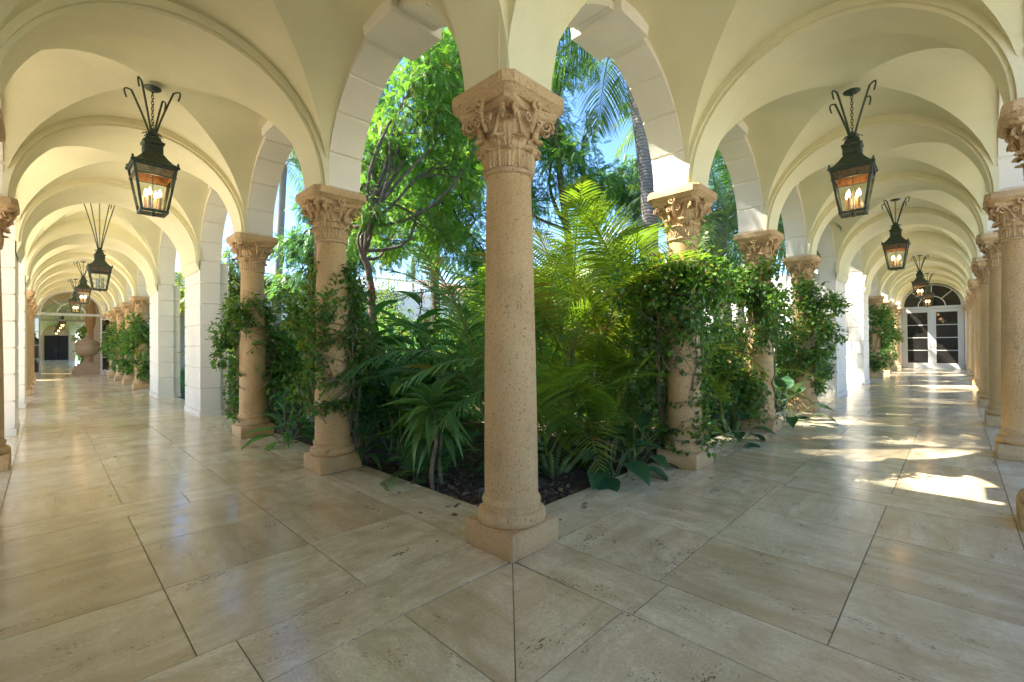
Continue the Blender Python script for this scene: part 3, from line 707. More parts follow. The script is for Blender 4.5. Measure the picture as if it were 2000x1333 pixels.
# vestibule with urn
vs = tag(empty('vestibule', (0, 26.56, 0)), 'warm stone vestibule seen through the open doorway at the left', 'vestibule')
T0 = lambda V: V-np.array([0, 26.56, 0])
q = MB(); q.box((-3.9, 26.58, 0), (-3.6, 32.35, 4.6)); q.build('wall', M_urn, vs, T=T0)
q = MB(); q.box((1.2, 26.58, 0), (1.5, 32.35, 4.6)); q.build('wall', M_urn, vs, T=T0)
q = MB(); q.box((-3.9, 26.58, 4.6), (1.5, 32.35, 4.8)); q.build('ceiling', M_urn, vs, T=T0)
q = MB(); q.box((.15, 30.2, 0), (.55, 30.6, 4.59)); q.build('pilaster', M_cast, vs, T=T0)
q = MB(); q.lathe([(.13, 0), (.13, 2.3), (.2, 2.5), (.22, 2.8), (.22, 4.59)], 20, c=(-.40, 30.9)); q.build('column_shaft', M_cast, vs, True, 40, T=T0)
urn = tag(empty('urn', (-.60, 29.0, 0)), 'large lidded stone urn on a stepped pedestal inside the doorway', 'urn')
q = MB()
for (h, z0, z1) in ((.66, 0, .26), (.54, .2601, .40), (.42, .4001, .52)): q.box((-h, -h, z0), (h, h, z1))
q.build('pedestal', M_urn, urn)
q = MB(); q.lathe([(.30, .521), (.31, .56), (.24, .60), (.15, .68), (.13, .78), (.18, .84), (.16, .87), (.26, .92), (.42, 1.02), (.50, 1.16), (.52, 1.30), (.50, 1.44), (.56, 1.50), (.57, 1.55), (.50, 1.58)], 40); q.build('bowl', M_urn, urn, True, 40)
q = MB(); q.lathe([(.50, 1.581), (.46, 1.66), (.34, 1.74), (.22, 1.80), (.12, 1.88), (.07, 1.96), (.11, 2.02), (.09, 2.10), (.02, 2.16)], 40); q.build('lid', M_urn, urn, True, 40); urn.scale = (.88, .88, .95)
# corridor beyond
beyond = tag(empty('arcade', (0, 32.4, 0)), 'distant vaulted arcade seen through the doorway behind the stone urn', 'arcade', 'vaulted arcades')
TBo = lambda V: TB(V)-np.array([0, 32.4, 0])
for k in range(14):
    vault(k*2.66+.2, (k+1)*2.66-.2, 1.165, nn=14).build('vault', M_vault, beyond, True, 12, TBo)
    arch_slab((k+1)*2.66-.2, (k+1)*2.66+.2, -1.25, 1.06, 1.06, 1.128, 4.6, n=24).build('rib', M_rib, beyond, True, 25, TBo)
    for v0, v1, nm in ((-.13, .21, 'garden_arch'), (-2.71, -2.37, 'outer_arch')):
        arch_slab(v0, v1, (k+.5)*2.66, 1.12, 1.10, 1.334, TOP, 'v', None, n=24).build(nm, M_block, beyond, True, 25, TBo)
door_wall(beyond, TBo, -.3, .28, M_rib)
q = MB(); q.box((-3.2, 69.7, 0), (.3, 69.9, 4.8)); q.build('end_wall', M_peach, beyond, T=T0 if False else (lambda V: V-np.array([0, 32.4, 0])))
q = MB(); q.box((-3.35, 32.4, -.3), (-3.1, 69.7, 4.85)); q.build('rear_wall', M_wallo, beyond, T=lambda V: V-np.array([0, 32.4, 0]))
dw = tag(empty('french_door', (-1.25, 32.25, 0)), 'white transom frame with small fanlight beyond the stone urn', 'door')
fan_frame(32.25, lambda V: TL(V)-np.array([-1.25, 32.25, 0]), dw, gl=M_glass)
dd = tag(empty('panelled_door', (-1.2, 69.6, 0)), 'dark brown panelled double door at the very end of the left view', 'door')
for sx in (-1, 1):
    q = MB(); x0, x1 = (0.01, .95) if sx > 0 else (-.95, -.01); q.box((x0, -.03, 0), (x1, .05, 2.7)); o = q.build('door_leaf', M_darkwood, dd)
    for z0, z1 in ((.2, .95), (1.1, 1.75), (1.9, 2.55)):
        q = MB(); q.loft([[(x0+.12, -.031, z0), (x1-.12, -.031, z0), (x1-.12, -.031, z1), (x0+.12, -.031, z1)], [(x0+.16, -.055, z0+.04), (x1-.16, -.055, z0+.04), (x1-.16, -.055, z1-.04), (x0+.16, -.055, z1-.04)]]); q.build('panel', M_darkwood, o)
    q = MB(); q.lathe([(.001, 0), (.03, 0), (.03, .02), (.001, .03)], 8); V = np.concatenate(q.V); q.V = [np.c_[V[:, 0]+sx*.08, -V[:, 2]-.05, V[:, 1]+1.05]]; q.build('handle', M_brass, o)
for k, c in enumerate((3, 5, 8, 12)): lantern(-1.25, 32.4+2.66*c+1.33, 2.63, 'tiny lit lantern beyond the stone urn, %s of its row' % ['nearest', 'second', 'third', 'farthest'][k])
for k in range(5): column(0, 32.4+2.66*(k+1), 'column beyond the urn, %s on the garden side' % ['nearest', 'second', 'third', 'fourth', 'fifth'][k])
flo = MB(); 
for k in range(58):
    y0 = 26.1+k*.76
    for x0, x1 in ((-3.05, -2.3), (-2.3, -1.6), (-1.6, -.9), (-.9, -.19), (-.19, .27 if y0 > 31 else 1.2)):
        pass
# paving beyond the doorway
fl = MB()
for k in range(58):
    y0 = 26.1+k*.76
    for x0, x1 in ((-3.6 if y0 < 32 else -3.05, -2.3), (-2.3, -1.25), (-1.25, -.19), (-.19, .27 if y0 > 31.6 else 1.2)): tile([(x0, y0), (x1, y0), (x1, y0+.76), (x0, y0+.76)], R_.choice([0, pi/2]))
tag(fl.build('paving', M_trav), kind='structure')
q = MB(); q.box((-3.6, 34.01, -.3), (.268, 70, -.006)); tag(q.build('paving_bed', M_grout), kind='structure')
q = MB(); q.box((.27, 26.1, -.3), (1.4, 32.3, -.007)); tag(q.build('paving_bed', M_grout), kind='structure')
# far wing across the courtyard, with terrace balustrade and tiled roof
far = tag(empty('far_wing', (0, 0, 0)), 'cream wing across the courtyard glimpsed between the trees', 'building')
x = 1.6; k = 0
while x < 26.5:
    arch_slab(-.2, .15, x+1.5, 1.25, 1.15, 1.51, TOP, 'v', n=20, z0=2.5).build('arch', M_block, far, True, 25, TF)
    q = MB(); q.box((x-.25, -.2, -.2), (x+.25, .15, 2.499)); q.build('pier', M_block, far, T=TF)
    x += 3.02
q = MB(); q.box((1.3, -2.9, -.2), (27.5, -2.7, 4.85)); q.build('wall', M_wallo, far, T=TF)
q = MB(); q.box((1.3, -2.9, 4.86), (27.5, .32, 5.05)); q.build('roof_slab', M_block, far, T=TF)
q = MB(); xs = np.linspace(19.3, 28, 60); 
rings = []
for i, X in enumerate(np.linspace(18.8, 28, 120)):
    h = .035*abs(sin(i*1.25)); rings.append([(X, 26.0, 5.06+h), (X, 29.5, 6.6+h), (X, 29.5, 6.5), (X, 26.0, 5.055)])
q.loft(rings); q.build('tiled_roof', M_rooftile, far, True, 40)
bal = tag(empty('balustrade', (13, 26.3, 5.05)), 'pale stone balustrade on the terrace of the far wing', 'balustrade')
q = MB(); q.box((-3, -.1, 0), (5.6, .1, .10)); q.build('base_rail', M_block, bal)
q = MB(); q.box((-3, -.12, .76), (5.6, .12, .9)); q.build('top_rail', M_block, bal)
q = MB(); q.lathe([(.06, .10), (.06, .15), (.03, .19), (.065, .32), (.05, .45), (.03, .6), (.055, .68), (.055, .76)], 8); bm_ = q.mesh('baluster', M_block, True, 50)
for i in range(36): link('baluster', bm_, bal, (-2.9+i*.24, 0, 0))
q = MB(); q.box((26.6, 1.3, -.3), (26.9, 29, 5.0)); q.build('wall', M_wallo, far)

# ------------------------------------------------------------------ plants
CAMP = np.array([-2.068, -2.035, 0.0]); FW = np.array([cos(YAW), sin(YAW), 0]); RT = np.array([sin(YAW), -cos(YAW), 0])
def at(px, D, z=-0.08): p = CAMP+FW*D+RT*D*(px-1000)/890.0; return np.array([p[0], p[1], z])
def zz(py, D): return 1.25+(673-py)/890.0*D
def nrm(v): return v/(np.linalg.norm(v, axis=-1, keepdims=True)+1e-9)
def frames(d, up=None, roll=None, rng=RNG):
    d = nrm(d); n = len(d)
    if up is None: up = np.tile([0, 0, 1.0], (n, 1))
    y = nrm(np.cross(up, d)+1e-6); z = np.cross(d, y)
    if roll is not None: c, s = np.cos(roll)[:, None], np.sin(roll)[:, None]; y, z = y*c+z*s, -y*s+z*c
    return np.stack([d, y, z], -1)
def inst(TV, TF_, Rm, P, S, rnd):
    n, m_ = len(P), len(TV); V = np.einsum('nij,mj->nmi', Rm, TV)*np.asarray(S).reshape(n, 1, -1)+P[:, None, :]
    F = (TF_[None]+(np.arange(n)*m_)[:, None, None]).reshape(-1, TF_.shape[1]); return V.reshape(-1, 3), F, np.repeat(rnd, m_)
def simple_leaf(w=.5, fold=.18, droop=.15, n=4):
    """length 1 along +x; quads"""
    t = np.linspace(0, 1, n+1); prof = np.sin(np.pi*t**.75)*w/2; prof[0] = .02; prof[-1] = .012
    V = []
    for i, s in enumerate(t): z = -droop*s*s; V += [(s, -prof[i], z+fold*prof[i]*2), (s, 0, z), (s, prof[i], z+fold*prof[i]*2)]
    F = []
    for i in range(n): F += [[3*i, 3*i+3, 3*i+4, 3*i+1], [3*i+1, 3*i+4, 3*i+5, 3*i+2]]
    return np.array(V), np.array(F)
LEAF2 = simple_leaf(.72, .2, .12, 2); LEAF3 = simple_leaf(.42, .2, .3, 3); LEAFB = simple_leaf(.36, .3, .45, 7); LEAFC = simple_leaf(.16, .3, .5, 8); LEAFH = simple_leaf(.62, .2, .25, 6)
def rdir(n, rng=RNG, zb=0.0):
    v = rng.normal(size=(n, 3)); v[:, 2] += zb; return nrm(v)
def pinnate(pairs=6, L=.21, ll=.062, lw=.019, rng=RNG):
    V = []; F = []
    for i in range(pairs):
        t = (i+1)/(pairs+.5); x = L*t; z = -L*.35*t*t
        for sd in (-1, 1):
            l = ll*(.75+.5*sin(pi*t)); a = .9; dx, dy = cos(a)*l, sin(a)*l*sd; b = len(V)
            V += [(x, 0, z), (x+dx*.45-lw*.35*1, dy*.45+lw*.5*sd*0, z-l*.06), (x+dx, dy, z-l*.35), (x+dx*.5+lw, dy*.4, z-l*.10)]; F.append([b, b+1, b+2, b+3])
    b = len(V); V += [(L, 0, -L*.35), (L+ll*.4, -lw*.6, -L*.4), (L+ll, 0, -L*.5), (L+ll*.4, lw*.6, -L*.4)]; F.append([b, b+1, b+2, b+3])
    V += [(0, -.002, 0), (L*.5, -.0015, -L*.09), (L*.5, .0015, -L*.09), (0, .002, 0)]; F.append([len(V)-4, len(V)-3, len(V)-2, len(V)-1])
    V += [(L*.5, -.0015, -L*.09), (L, -.001, -L*.35), (L, .001, -L*.35), (L*.5, .0015, -L*.09)]; F.append([len(V)-4, len(V)-3, len(V)-2, len(V)-1])
    return np.array(V), np.array(F)
PIN = pinnate()
def foliage_mesh(name, parts, mat):
    V = []; F = []; R = []; n = 0
    for v, f, r in parts: V.append(v); F.append(f+n); R.append(r); n += len(v)
    return npmesh(name, np.concatenate(V), np.concatenate(F), mat, rnd=np.clip(np.concatenate(R), 0, 1), smooth=True)
def cloud(blobs, leaf, size, mat, rng=RNG, shell=.5, out=.6, zb=-.2, tone=(.5, .24), name='foliage', up=.0):
    parts = []
    for (c, r, n) in blobs:
        c = np.array(c, float); r = np.array(r if hasattr(r, '__len__') else (r, r, r), float); d = rdir(n, rng); rad_ = (shell+(1-shell)*rng.random(n))**1.0*(.75+.4*rng.random(n))
        P = c+d*rad_[:, None]*r; dr = nrm(d*out+rdir(n, rng)*.8+np.array([0, 0, zb])); S = size*(.6+.7*rng.random(n)); tone_b = rng.normal(0, .10)
        parts.append(inst(leaf[0], leaf[1], frames(dr, nrm(rdir(n, rng)*.6+np.array([0, 0, 1.0])), None), P, S, rng.normal(tone[0]+tone_b, tone[1], n)))
    return foliage_mesh(name, parts, mat)
def path(p0, p1, bend=.1, n=7, rng=RNG):
    p0 = np.array(p0, float); p1 = np.array(p1, float); t = np.linspace(0, 1, n)[:, None]; L = np.linalg.norm(p1-p0)
    o = rng.normal(0, bend*L, 3); o2 = rng.normal(0, bend*L*.5, 3); return p0+(p1-p0)*t+np.sin(t*pi)*o+np.sin(t*2*pi)*o2
# ---- climbing vines round the columns
def keep_out(P, k=0.):
    h = np.hypot(P[:, 0], P[:, 1]); R = .185+.02*k; f = np.where(h < R, R/np.maximum(h, .02), 1); P = P.copy(); P[:, :2] *= f[:, None]; return P
def vine(x, y, blobs, label, nst=5, top=2.3, size=.062, dense=1.0, seed=0, spread=.3, lean=(0, 0), gl=None):
    rng = np.random.default_rng(seed); o = tag(empty('climbing_vine', (x, y, -.08)), label, 'climbing vine', 'vines climbing the columns')
    bl = []
    for b in blobs:
        for q in range(9):
            d = rdir(1, rng)[0]; f = rng.uniform(.28, .62); bl.append((np.array([b[0], b[1], b[2]+.08])+d*np.array(b[3])*rng.uniform(.35, 1.0), np.array(b[3])*f, int(b[4]*dense*f*f*.42)))
    me = cloud(bl, LEAF2, size, gl or L_vine, rng, .25, .6, -.25, (.56, .27)); link('foliage', me, o)
    s = MB()
    for k in range(nst):
        a = rng.uniform(0, 2*pi); r0 = rng.uniform(.22, .36); n = 16; t = np.linspace(0, 1, n); tw = rng.uniform(-1.5, 1.5)
        base = np.array([.33, .33]) if True else 0
        rr = .19+spread*.5*rng.random()*np.sin(t*pi); ang = a+tw*t
        P = np.c_[rr*np.cos(ang)*t**.4+(1-t)**2*.30+lean[0]*t, rr*np.sin(ang)*t**.4+(1-t)**2*.30+lean[1]*t, t*(top*rng.uniform(.7, 1))]; P[:, :2] += rng.normal(0, .012, (n, 2)); P = keep_out(P)
        s.tube(P, np.linspace(.017, .005, n)*rng.uniform(.7, 1.3), 6)
    tw = []
    for b in blobs:
        for k in range(7):
            c = np.array([b[0], b[1], b[2]+.08]); r = np.array(b[3]); d = rdir(1, rng)[0]; p1 = c+d*r*.9; p0 = np.array([0.2*cos(k), 0.2*sin(k), max(.3, c[2]-r[2]*.9)]); Q = keep_out(path(p0, p1, .09, 8, rng), k/7); s.tube(Q, np.linspace(.006, .0022, 8), 5); tw.append(np.repeat(Q[1:], 3, 0)+rng.normal(0, .02, (21, 3)))
    tw = keep_out(np.concatenate(tw), .8); m_ = len(tw); v, f, r = inst(LEAF2[0], LEAF2[1], frames(nrm(rdir(m_, rng)*.8+np.array([0, 0, -.4])), nrm(rdir(m_, rng)*.6+np.array([0, 0, 1.]))), tw, size*(.5+.6*rng.random(m_)), rng.normal(.5, .25, m_))
    link('twig_leaves', foliage_mesh('twig_leaves', [(v, f, r)], gl or L_vine), o)
    s.build('stem', M_vinestem, o, True, 60); return o
vine(0, 2.58, [(.05, .10, 1.95, (.34, .32, .26), 620), (-.1, -.12, 1.5, (.3, .2, .3), 260), (.12, -.18, 1.15, (.36, .14, .3), 260), (-.16, .24, 1.45, (.26, .36, .40), 620), (.26, .10, 1.35, (.26, .26, .5), 720), (.25, .30, .8, (.26, .35, .35), 420), (-.08, .36, .85, (.22, .30, .32), 420), (-.20, -.08, 1.05, (.10, .14, .22), 70), (-.05, -.2, .66, (.26, .09, .07), 60), (.42, .3, 1.8, (.3, .35, .35), 500), (.55, .4, 1.3, (.3, .35, .45), 500)],
     'leafy vine with bare twigs wrapped round the first column left of the corner column', 9, 2.0, .062, 1.7, 3)
vine(0, 5.16, [(-.2, .10, 1.65, (.24, .36, .36), 480), (-.3, .28, 1.2, (.2, .3, .4), 330), (-.06, -.12, 1.75, (.30, .22, .20), 220), (.30, .2, 1.2, (.3, .3, .6), 700), (-.1, .42, .7, (.16, .2, .6), 240), (.5, 0, 1.6, (.35, .4, .5), 600)],
     'vine with a leafy spray reaching left of the second column left of the corner column', 6, 1.7, .072, 1.5, 4)
vine(2.58, 0, [(-.10, -.02, 2.05, (.50, .42, .26), 1900), (-.05, -.02, 1.72, (.48, .40, .35), 2000), (-.15, -.1, 1.35, (.36, .28, .30), 520), (.3, .05, 1.3, (.4, .3, .4), 900), (-.28, .36, 1.5, (.28, .3, .6), 900), (.05, .35, .7, (.35, .3, .7), 900), (.05, -.17, .85, (.26, .1, .25), 130), (.0, -.2, .42, (.25, .08, .18), 90), (.1, -.14, .2, (.3, .12, .16), 90)],
     'dense sunlit vine draped over the first column right of the corner column', 9, 2.2, .062, 1.0, 5)
vine(5.16, 0, [(-.25, -.02, 2.12, (.55, .42, .3), 2300), (-.30, .0, 1.65, (.5, .36, .5), 2300), (-.55, .25, 1.0, (.35, .3, .7), 1300), (.15, -.05, 1.75, (.35, .2, .28), 500), (-.5, .0, .5, (.35, .25, .45), 800), (-1.1, .2, 1.7, (.4, .3, .7), 1300)],
     'tangled vine with bare grey stems on the second column right of the corner column', 11, 2.2, .066, 1.0, 6, .9, (-.25, .12))
vine(7.74, 0, [(0, -.1, 2.05, (.5, .45, .42), 2000), (.15, -.12, 1.45, (.55, .45, .5), 2200), (-.1, .0, .95, (.65, .4, .5), 1800), (.35, -.1, .62, (.42, .3, .32), 700), (-.9, .25, 1.4, (.5, .3, .8), 1400)],
     'bushy vine swallowing the third column right of the corner column', 8, 2.2, .075, 1.0, 7)
for i, c in enumerate((15.94, 18.52, 21.10, 23.68)):
    vine(0, c, [(.05, -.15, 1.85, (.36, .5, .5), 900), (-.08, .1, 1.3, (.34, .6, .6), 900), (.05, -.1, .75, (.3, .5, .4), 450)], 'thick vine on the %s garden column past the piers of the left arcade' % nth[i], 4, 2.2, .12, 1.0, 20+i)
for i, c in enumerate((18.04, 20.62)):
    vine(c, 0, [(-.1, -.1, 2.2, (.4, .35, .4), 500), (0, -.12, 1.5, (.38, .38, .6), 700), (-.1, -.1, .7, (.4, .35, .55), 600)], 'vine on the %s garden column past the piers of the right arcade' % ['nearest', 'second'][i], 4, 2.4, .11, 1.0, 30+i)
for i in range(3): vine(0, 35.06+2.66*i, [(-.2, -.1, 2.0, (.5, .5, .6), 400), (-.2, 0, 1.0, (.5, .5, .8), 500)], 'bright vine beyond the stone urn, %s of three' % ['nearest', 'middle', 'farthest'][i], 3, 2.2, .14, 1.0, 40+i, gl=L_shrub)

# ---- palms
def frond(L, npairs, ll, elev, curv, rng, lw=.03, vup=.35, droop=.35, start=.14, side=1.0):
    n = 15; t = np.linspace(0, 1, n); pit = elev-curv*t**1.35; ds = L/(n-1)
    x = np.r_[0, np.cumsum(np.cos((pit[1:]+pit[:-1])/2)*ds)]; z = np.r_[0, np.cumsum(np.sin((pit[1:]+pit[:-1])/2)*ds)]
    sway = rng.normal(0, .04)*L*t**2; P = np.c_[x, sway, z]
    mb = MB(); mb.tube(P, np.linspace(.013, .003, n)*max(1, L/2), 5)
    V0 = np.concatenate(mb.V); F0 = np.array([f for f in mb.F if len(f) == 4]); V = [V0]; F = [F0]; R = [np.full(len(V0), .75)]; k = len(V0)
    for i in range(npairs):
        tt = start+(1-start)*(i+.5)/npairs; px_ = np.array([np.interp(tt, t, P[:, j]) for j in range(3)]); pa = np.interp(tt, t, pit)
        T = np.array([cos(pa), 0, sin(pa)]); U = np.array([-sin(pa), 0, cos(pa)]); prof = (sin(pi*(.18+.80*tt)))**.65*(1 if tt < .9 else .8)
        fwd = .35+.55*tt
        for sd in (-1, 1):
            if rng.random() < .03: continue
            l = ll*prof*rng.uniform(.88, 1.1); d0 = nrm(np.array([0, sd, 0.])*side+T*(fwd+rng.normal(0, .07))+U*(vup*(1-.5*tt)+rng.normal(0, .07)))
            m_ = 4; s = np.linspace(0, 1, m_+1)[:, None]; g = np.array([0, 0, -1.0])
            Q = px_+d0*l*s+g*l*droop*s**2; wv = nrm(np.cross(d0, U)*1.0+0*T); wd = (lw*np.array([.6, 1, .95, .6, .08]))[:, None]
            wv = nrm(T*.85+U*.35*(1 if rng.random() < .5 else .6)-d0*(T@d0)*.8); 
            VV = np.stack([Q-wv*wd/2, Q+wv*wd/2], 1).reshape(-1, 3); V.append(VV)
            F.append(np.array([[2*j, 2*j+1, 2*j+3, 2*j+2] for j in range(m_)])+k); k += len(VV); R.append(np.full(len(VV), .45+rng.normal(0, .12)))
    return np.concatenate(V), np.concatenate(F), np.concatenate(R)
def fr_bank(cnt, seed, **k):
    rng = np.random.default_rng(seed); return [frond(rng=rng, L=k['L']*rng.uniform(.85, 1.1), npairs=k['n'], ll=k['ll'], elev=e, curv=c, lw=k['lw'], vup=k['vup'], droop=k['droop']) for e, c in k['ec'][:cnt]]
def fronds_mesh(specs, bank, mat, rng, name='fronds'):
    parts = []
    for (o, az, bi, s, tone, tilt) in specs:
        V, F, R = bank[bi % len(bank)]; V = V*s; ct, st = cos(tilt), sin(tilt); V = np.c_[V[:, 0], V[:, 1]*ct-V[:, 2]*st*0-0*V[:, 1], V[:, 2]+V[:, 1]*st]
        parts.append((rotz(V, az)+np.array(o), F, R+tone))
    return foliage_mesh(name, parts, mat)
ARE = fr_bank(8, 1, L=1.75, n=42, ll=.46, lw=.0175, vup=.45, droop=.25, ec=[(1.45, .9), (1.3, 1.2), (1.15, 1.3), (1.0, 1.5), (.8, 1.5), (1.4, .6), (.6, 1.5), (1.2, 1.0)])
def areca(pos, n, H, label, seed, mat=L_areca, sc_=1.0, tone=0.0, canes=6, spread=.35, name='areca_palm', az=None, group='areca palms in the garden'):
    rng = np.random.default_rng(seed); o = tag(empty(name, tuple(pos)), label, 'palm', group); specs = []; st = MB()
    tops = []
    for k in range(canes):
        a = k*2.4+rng.uniform(0, .5); r = spread*rng.uniform(.3, 1); h = H*rng.uniform(.35, 1.0); b = np.array([r*cos(a)*.5, r*sin(a)*.5, 0]); tp = np.array([r*cos(a)*1.6, r*sin(a)*1.6, h]); tops.append(tp)
        P = path(b, tp, .03, 8, rng); st.tube(P, np.linspace(.032, .02, 8), 8, rnd=.5)
        for q in range(1, 7): st.lathe([(.030, P[q][2]), (.036, P[q][2]+.008), (.030, P[q][2]+.016)], 8, c=(P[q][0], P[q][1]))
    for k in range(n):
        tp = tops[k % canes]; a = (rng.uniform(0, 2*pi) if az is None else rng.uniform(*az)); specs.append((tp+rng.normal(0, .02, 3), a, rng.integers(0, 8), sc_*rng.uniform(.75, 1.15), tone+rng.normal(0, .2), rng.normal(0, .25)))
    link('fronds', fronds_mesh(specs, ARE, mat, rng), o); st.build('canes', M_green_stem, o, True, 50); return o
areca(at(1135, 5.3), 26, 1.75, 'bright yellow green areca palm just right of the corner column', 1, sc_=1.0, tone=.18)
areca(at(1235, 5.6), 24, 1.65, 'sunlit areca palm beside the vine on the first right column', 2, sc_=1.0, tone=.22)
areca(at(1090, 7.0), 24, 1.8, 'taller areca palm deeper in the garden behind the corner column', 3, sc_=1.15, tone=.05)
areca(at(1190, 5.0), 16, .35, 'low bright areca palm near the soil right of the corner column', 4, sc_=.62, tone=.12)
areca(at(1120, 6.0), 18, .8, 'middle height areca palm filling the shade right of the corner column', 15, sc_=.9, tone=.1)
areca(at(1180, 8.0), 24, 2.0, 'areca palm farthest back on the right of the corner column', 5, sc_=1.2, tone=.1)
areca(at(1075, 4.7), 14, .5, 'low areca palm right behind the corner column', 6, sc_=.8, tone=-.1)
areca(at(1000, 4.9), 11, 1.4, 'dark arching palm with fronds hanging left of the corner column', 7, mat=L_dpalm, sc_=1.15, az=(2.0, 3.3), name='kentia_palm', tone=.1)
areca(at(975, 7.0), 14, 1.9, 'mid green palm with upright fronds showing left of the column shaft', 9, sc_=1.0, tone=-.15)
areca(at(835, 4.5), 16, .02, 'low strappy palm at the soil beneath the broad leaved plant', 10, mat=L_dpalm, sc_=.38, canes=3, spread=.1, name='dwarf_palm')
areca(at(1300, 8.5), 20, 1.6, 'areca palm showing between the first and second right columns', 11, sc_=1.1, tone=.1)
areca(at(1420, 6.6), 12, .9, 'small areca palm tucked against the vines of the second right column', 12, sc_=.75, tone=.1)
COC = fr_bank(7, 2, L=3.6, n=60, ll=.85, lw=.032, vup=.0, droop=.75, ec=[(1.2, 1.7), (.9, 1.8), (.5, 1.7), (.15, 1.4), (1.4, 1.2), (-.2, 1.0), (.7, 1.9)])
def coconut(base, top, r0, r1, label, seed, nf=18, sc_=1.0, mat=L_coco, tone=0):
    rng = np.random.default_rng(seed); base = np.array(base, float); o = tag(empty('tall_palm', tuple(base)), label, 'palm tree', 'tall palms over the garden'); top = np.array(top, float)-base
    P = path((0, 0, 0), top, .012, 14, rng); s = MB(); rr = np.linspace(r0, r1, 14); s.tube(P, rr, 16); s.build('trunk', M_ptrunk, o, True, 50)
    specs = [(top+rng.normal(0, .06, 3), k*2.399+rng.normal(0, .15), k, sc_*rng.uniform(.85, 1.1), tone+rng.normal(0, .1), rng.normal(0, .15)) for k in range(nf)]
    link('fronds', fronds_mesh(specs, COC, mat, rng), o)
    return o
b = at(1258, 9.5); t_ = at(1222, 9.5, 8.1); coconut(b, t_, .17, .14, 'tall palm with ringed grey trunk against the blue sky right of the corner column', 3, 22)
b = at(1420, 11.5); t_ = at(1413, 11.5, zz(440, 11.5)); coconut(b, t_, .16, .13, 'palm crown seen in the gap between the right hand columns', 4, 18, .85, tone=.1)
b = at(538, 24); t_ = at(556, 24, zz(315, 24)); coconut(b, t_, .22, .16, 'distant tall palm in the sky gap between the two left columns', 5, 20, .9)
b = at(800, 34); t_ = at(808, 34, zz(505, 34)); coconut(b, t_, .22, .16, 'small far palm standing behind the terrace balustrade', 6, 16, .8)

for i, (x, y, z, sd) in enumerate(((3.66, 3.75, 9.6, 11), (6.55, 6.45, 11.0, 12), (18.6, 4.8, 9.2, 13), (13.4, 4.6, 8.6, 14), (.62, 3.9, 8.7, 15))):  # palms added with crowns out of view, to dapple and block the sun
    coconut((x, y, -.08), (x+.05, y-.05, z), .16, .12, ['tall palm whose trunk rises right behind the corner column', 'second tall palm farther behind the corner column', 'tall palm near the far end of the right arcade', 'tall palm beside the middle of the right arcade', 'tall palm rising behind the first left column, its crown above the roofs'][i], sd, 12 if i == 4 else 17, .8 if i == 4 else .92)
# ---- trees
def tree(pos, forks, clumps, label, seed, mat=L_tree, bark=M_bark, leafsize=1.0, n_s=140, tr=.13, tone=.45, name='garden_tree', drp=-.75, group='feathery trees in the courtyard'):
    """forks: trunk polyline pts (relative); clumps: (center, radius) relative"""
    rng = np.random.default_rng(seed); o = tag(empty(name, tuple(pos)), label, 'tree', group); s = MB()
    P = np.array(forks, float); t = np.linspace(0, len(P)-1, 3*len(P)); Pi = np.stack([np.interp(t, np.arange(len(P)), P[:, j]) for j in range(3)], 1)+rng.normal(0, .02, (len(t), 3))
    s.tube(Pi, np.linspace(tr, tr*.45, len(t)), 10); parts = []
    for (c, r) in clumps:
        c = np.array(c, float); r = np.array(r if hasattr(r, '__len__') else (r, r, r*.8), float)
        i0 = min(len(Pi)-1, int(len(Pi)*rng.uniform(.45, .95))); q = path(Pi[i0], c, .10, 9, rng); s.tube(q, np.linspace(tr*.42, .018, 9), 7)
        nb = 9; sub = []
        for k in range(nb):
            d = rdir(1, rng)[0]; e = c+d*r*rng.uniform(.55, .95); w_ = path(q[rng.integers(5, 9)], e, .12, 6, rng); s.tube(w_, np.linspace(.022, .005, 6), 5); sub.append(w_)
        n = int(n_s*np.prod(r)**(2/3)*2.3); ce = np.array([w_[rng.integers(2, 6)] for w_ in [sub[rng.integers(nb)] for _ in range(n)]])
        Pp = ce+rdir(n, rng)*(rng.random(n)**.6)[:, None]*r*.50; d = nrm(nrm(Pp-c)*.7+rdir(n, rng)*.7+np.array([0, 0, drp*.6])); tb = rng.normal(0, .09)
        parts.append(inst(PIN[0]*leafsize, PIN[1], frames(d, nrm(rdir(n, rng)*.5+np.array([0, 0, 1.]))), Pp, .7+.6*rng.random(n), rng.normal(tone+tb, .17, n)))
    link('crown', foliage_mesh('crown', parts, mat), o); s.build('trunk', bark, o, True, 60); return o
def rel(p, px, D, py): q = at(px, D, zz(py, D)); return tuple(q-np.array(p))
def mktree(bpx, D, fork, cl, label, seed, **k):
    p = at(bpx, D); f = [(0, 0, 0)]+[rel(p, a, D+dd, b) for a, b, dd in fork]; c = [(rel(p, a, D+dd, b), r) for a, b, dd, r in cl]
    return tree(p, f, c, label, seed, **k)
mktree(725, 9.0, [(728, 600, 0), (722, 520, 0), (702, 470, 0), (722, 410, 0), (738, 370, 0)],
    [(735, 390, 0, .6), (760, 300, .4, .85), (800, 215, 0, .85), (850, 130, 0, .9), (860, 240, .8, .9), (790, 60, .5, 1.1), (720, 250, .9, .7), (700, 340, 1, .7), (890, 330, 1.2, .9), (640, 120, 1.2, 1.1), (850, 400, 1.6, .8), (740, 130, 1.4, 1), (930, 180, 1.0, .9), (900, 40, .5, 1), (770, 470, 1.2, .55), (690, 440, 2, .9), (820, 300, 2.5, 1.2), (880, 470, 2, .8)],
    'large feathery tree with curving forked trunk left of the corner column', 1, n_s=330, tr=.085, tone=.62, drp=-.3, leafsize=.88)
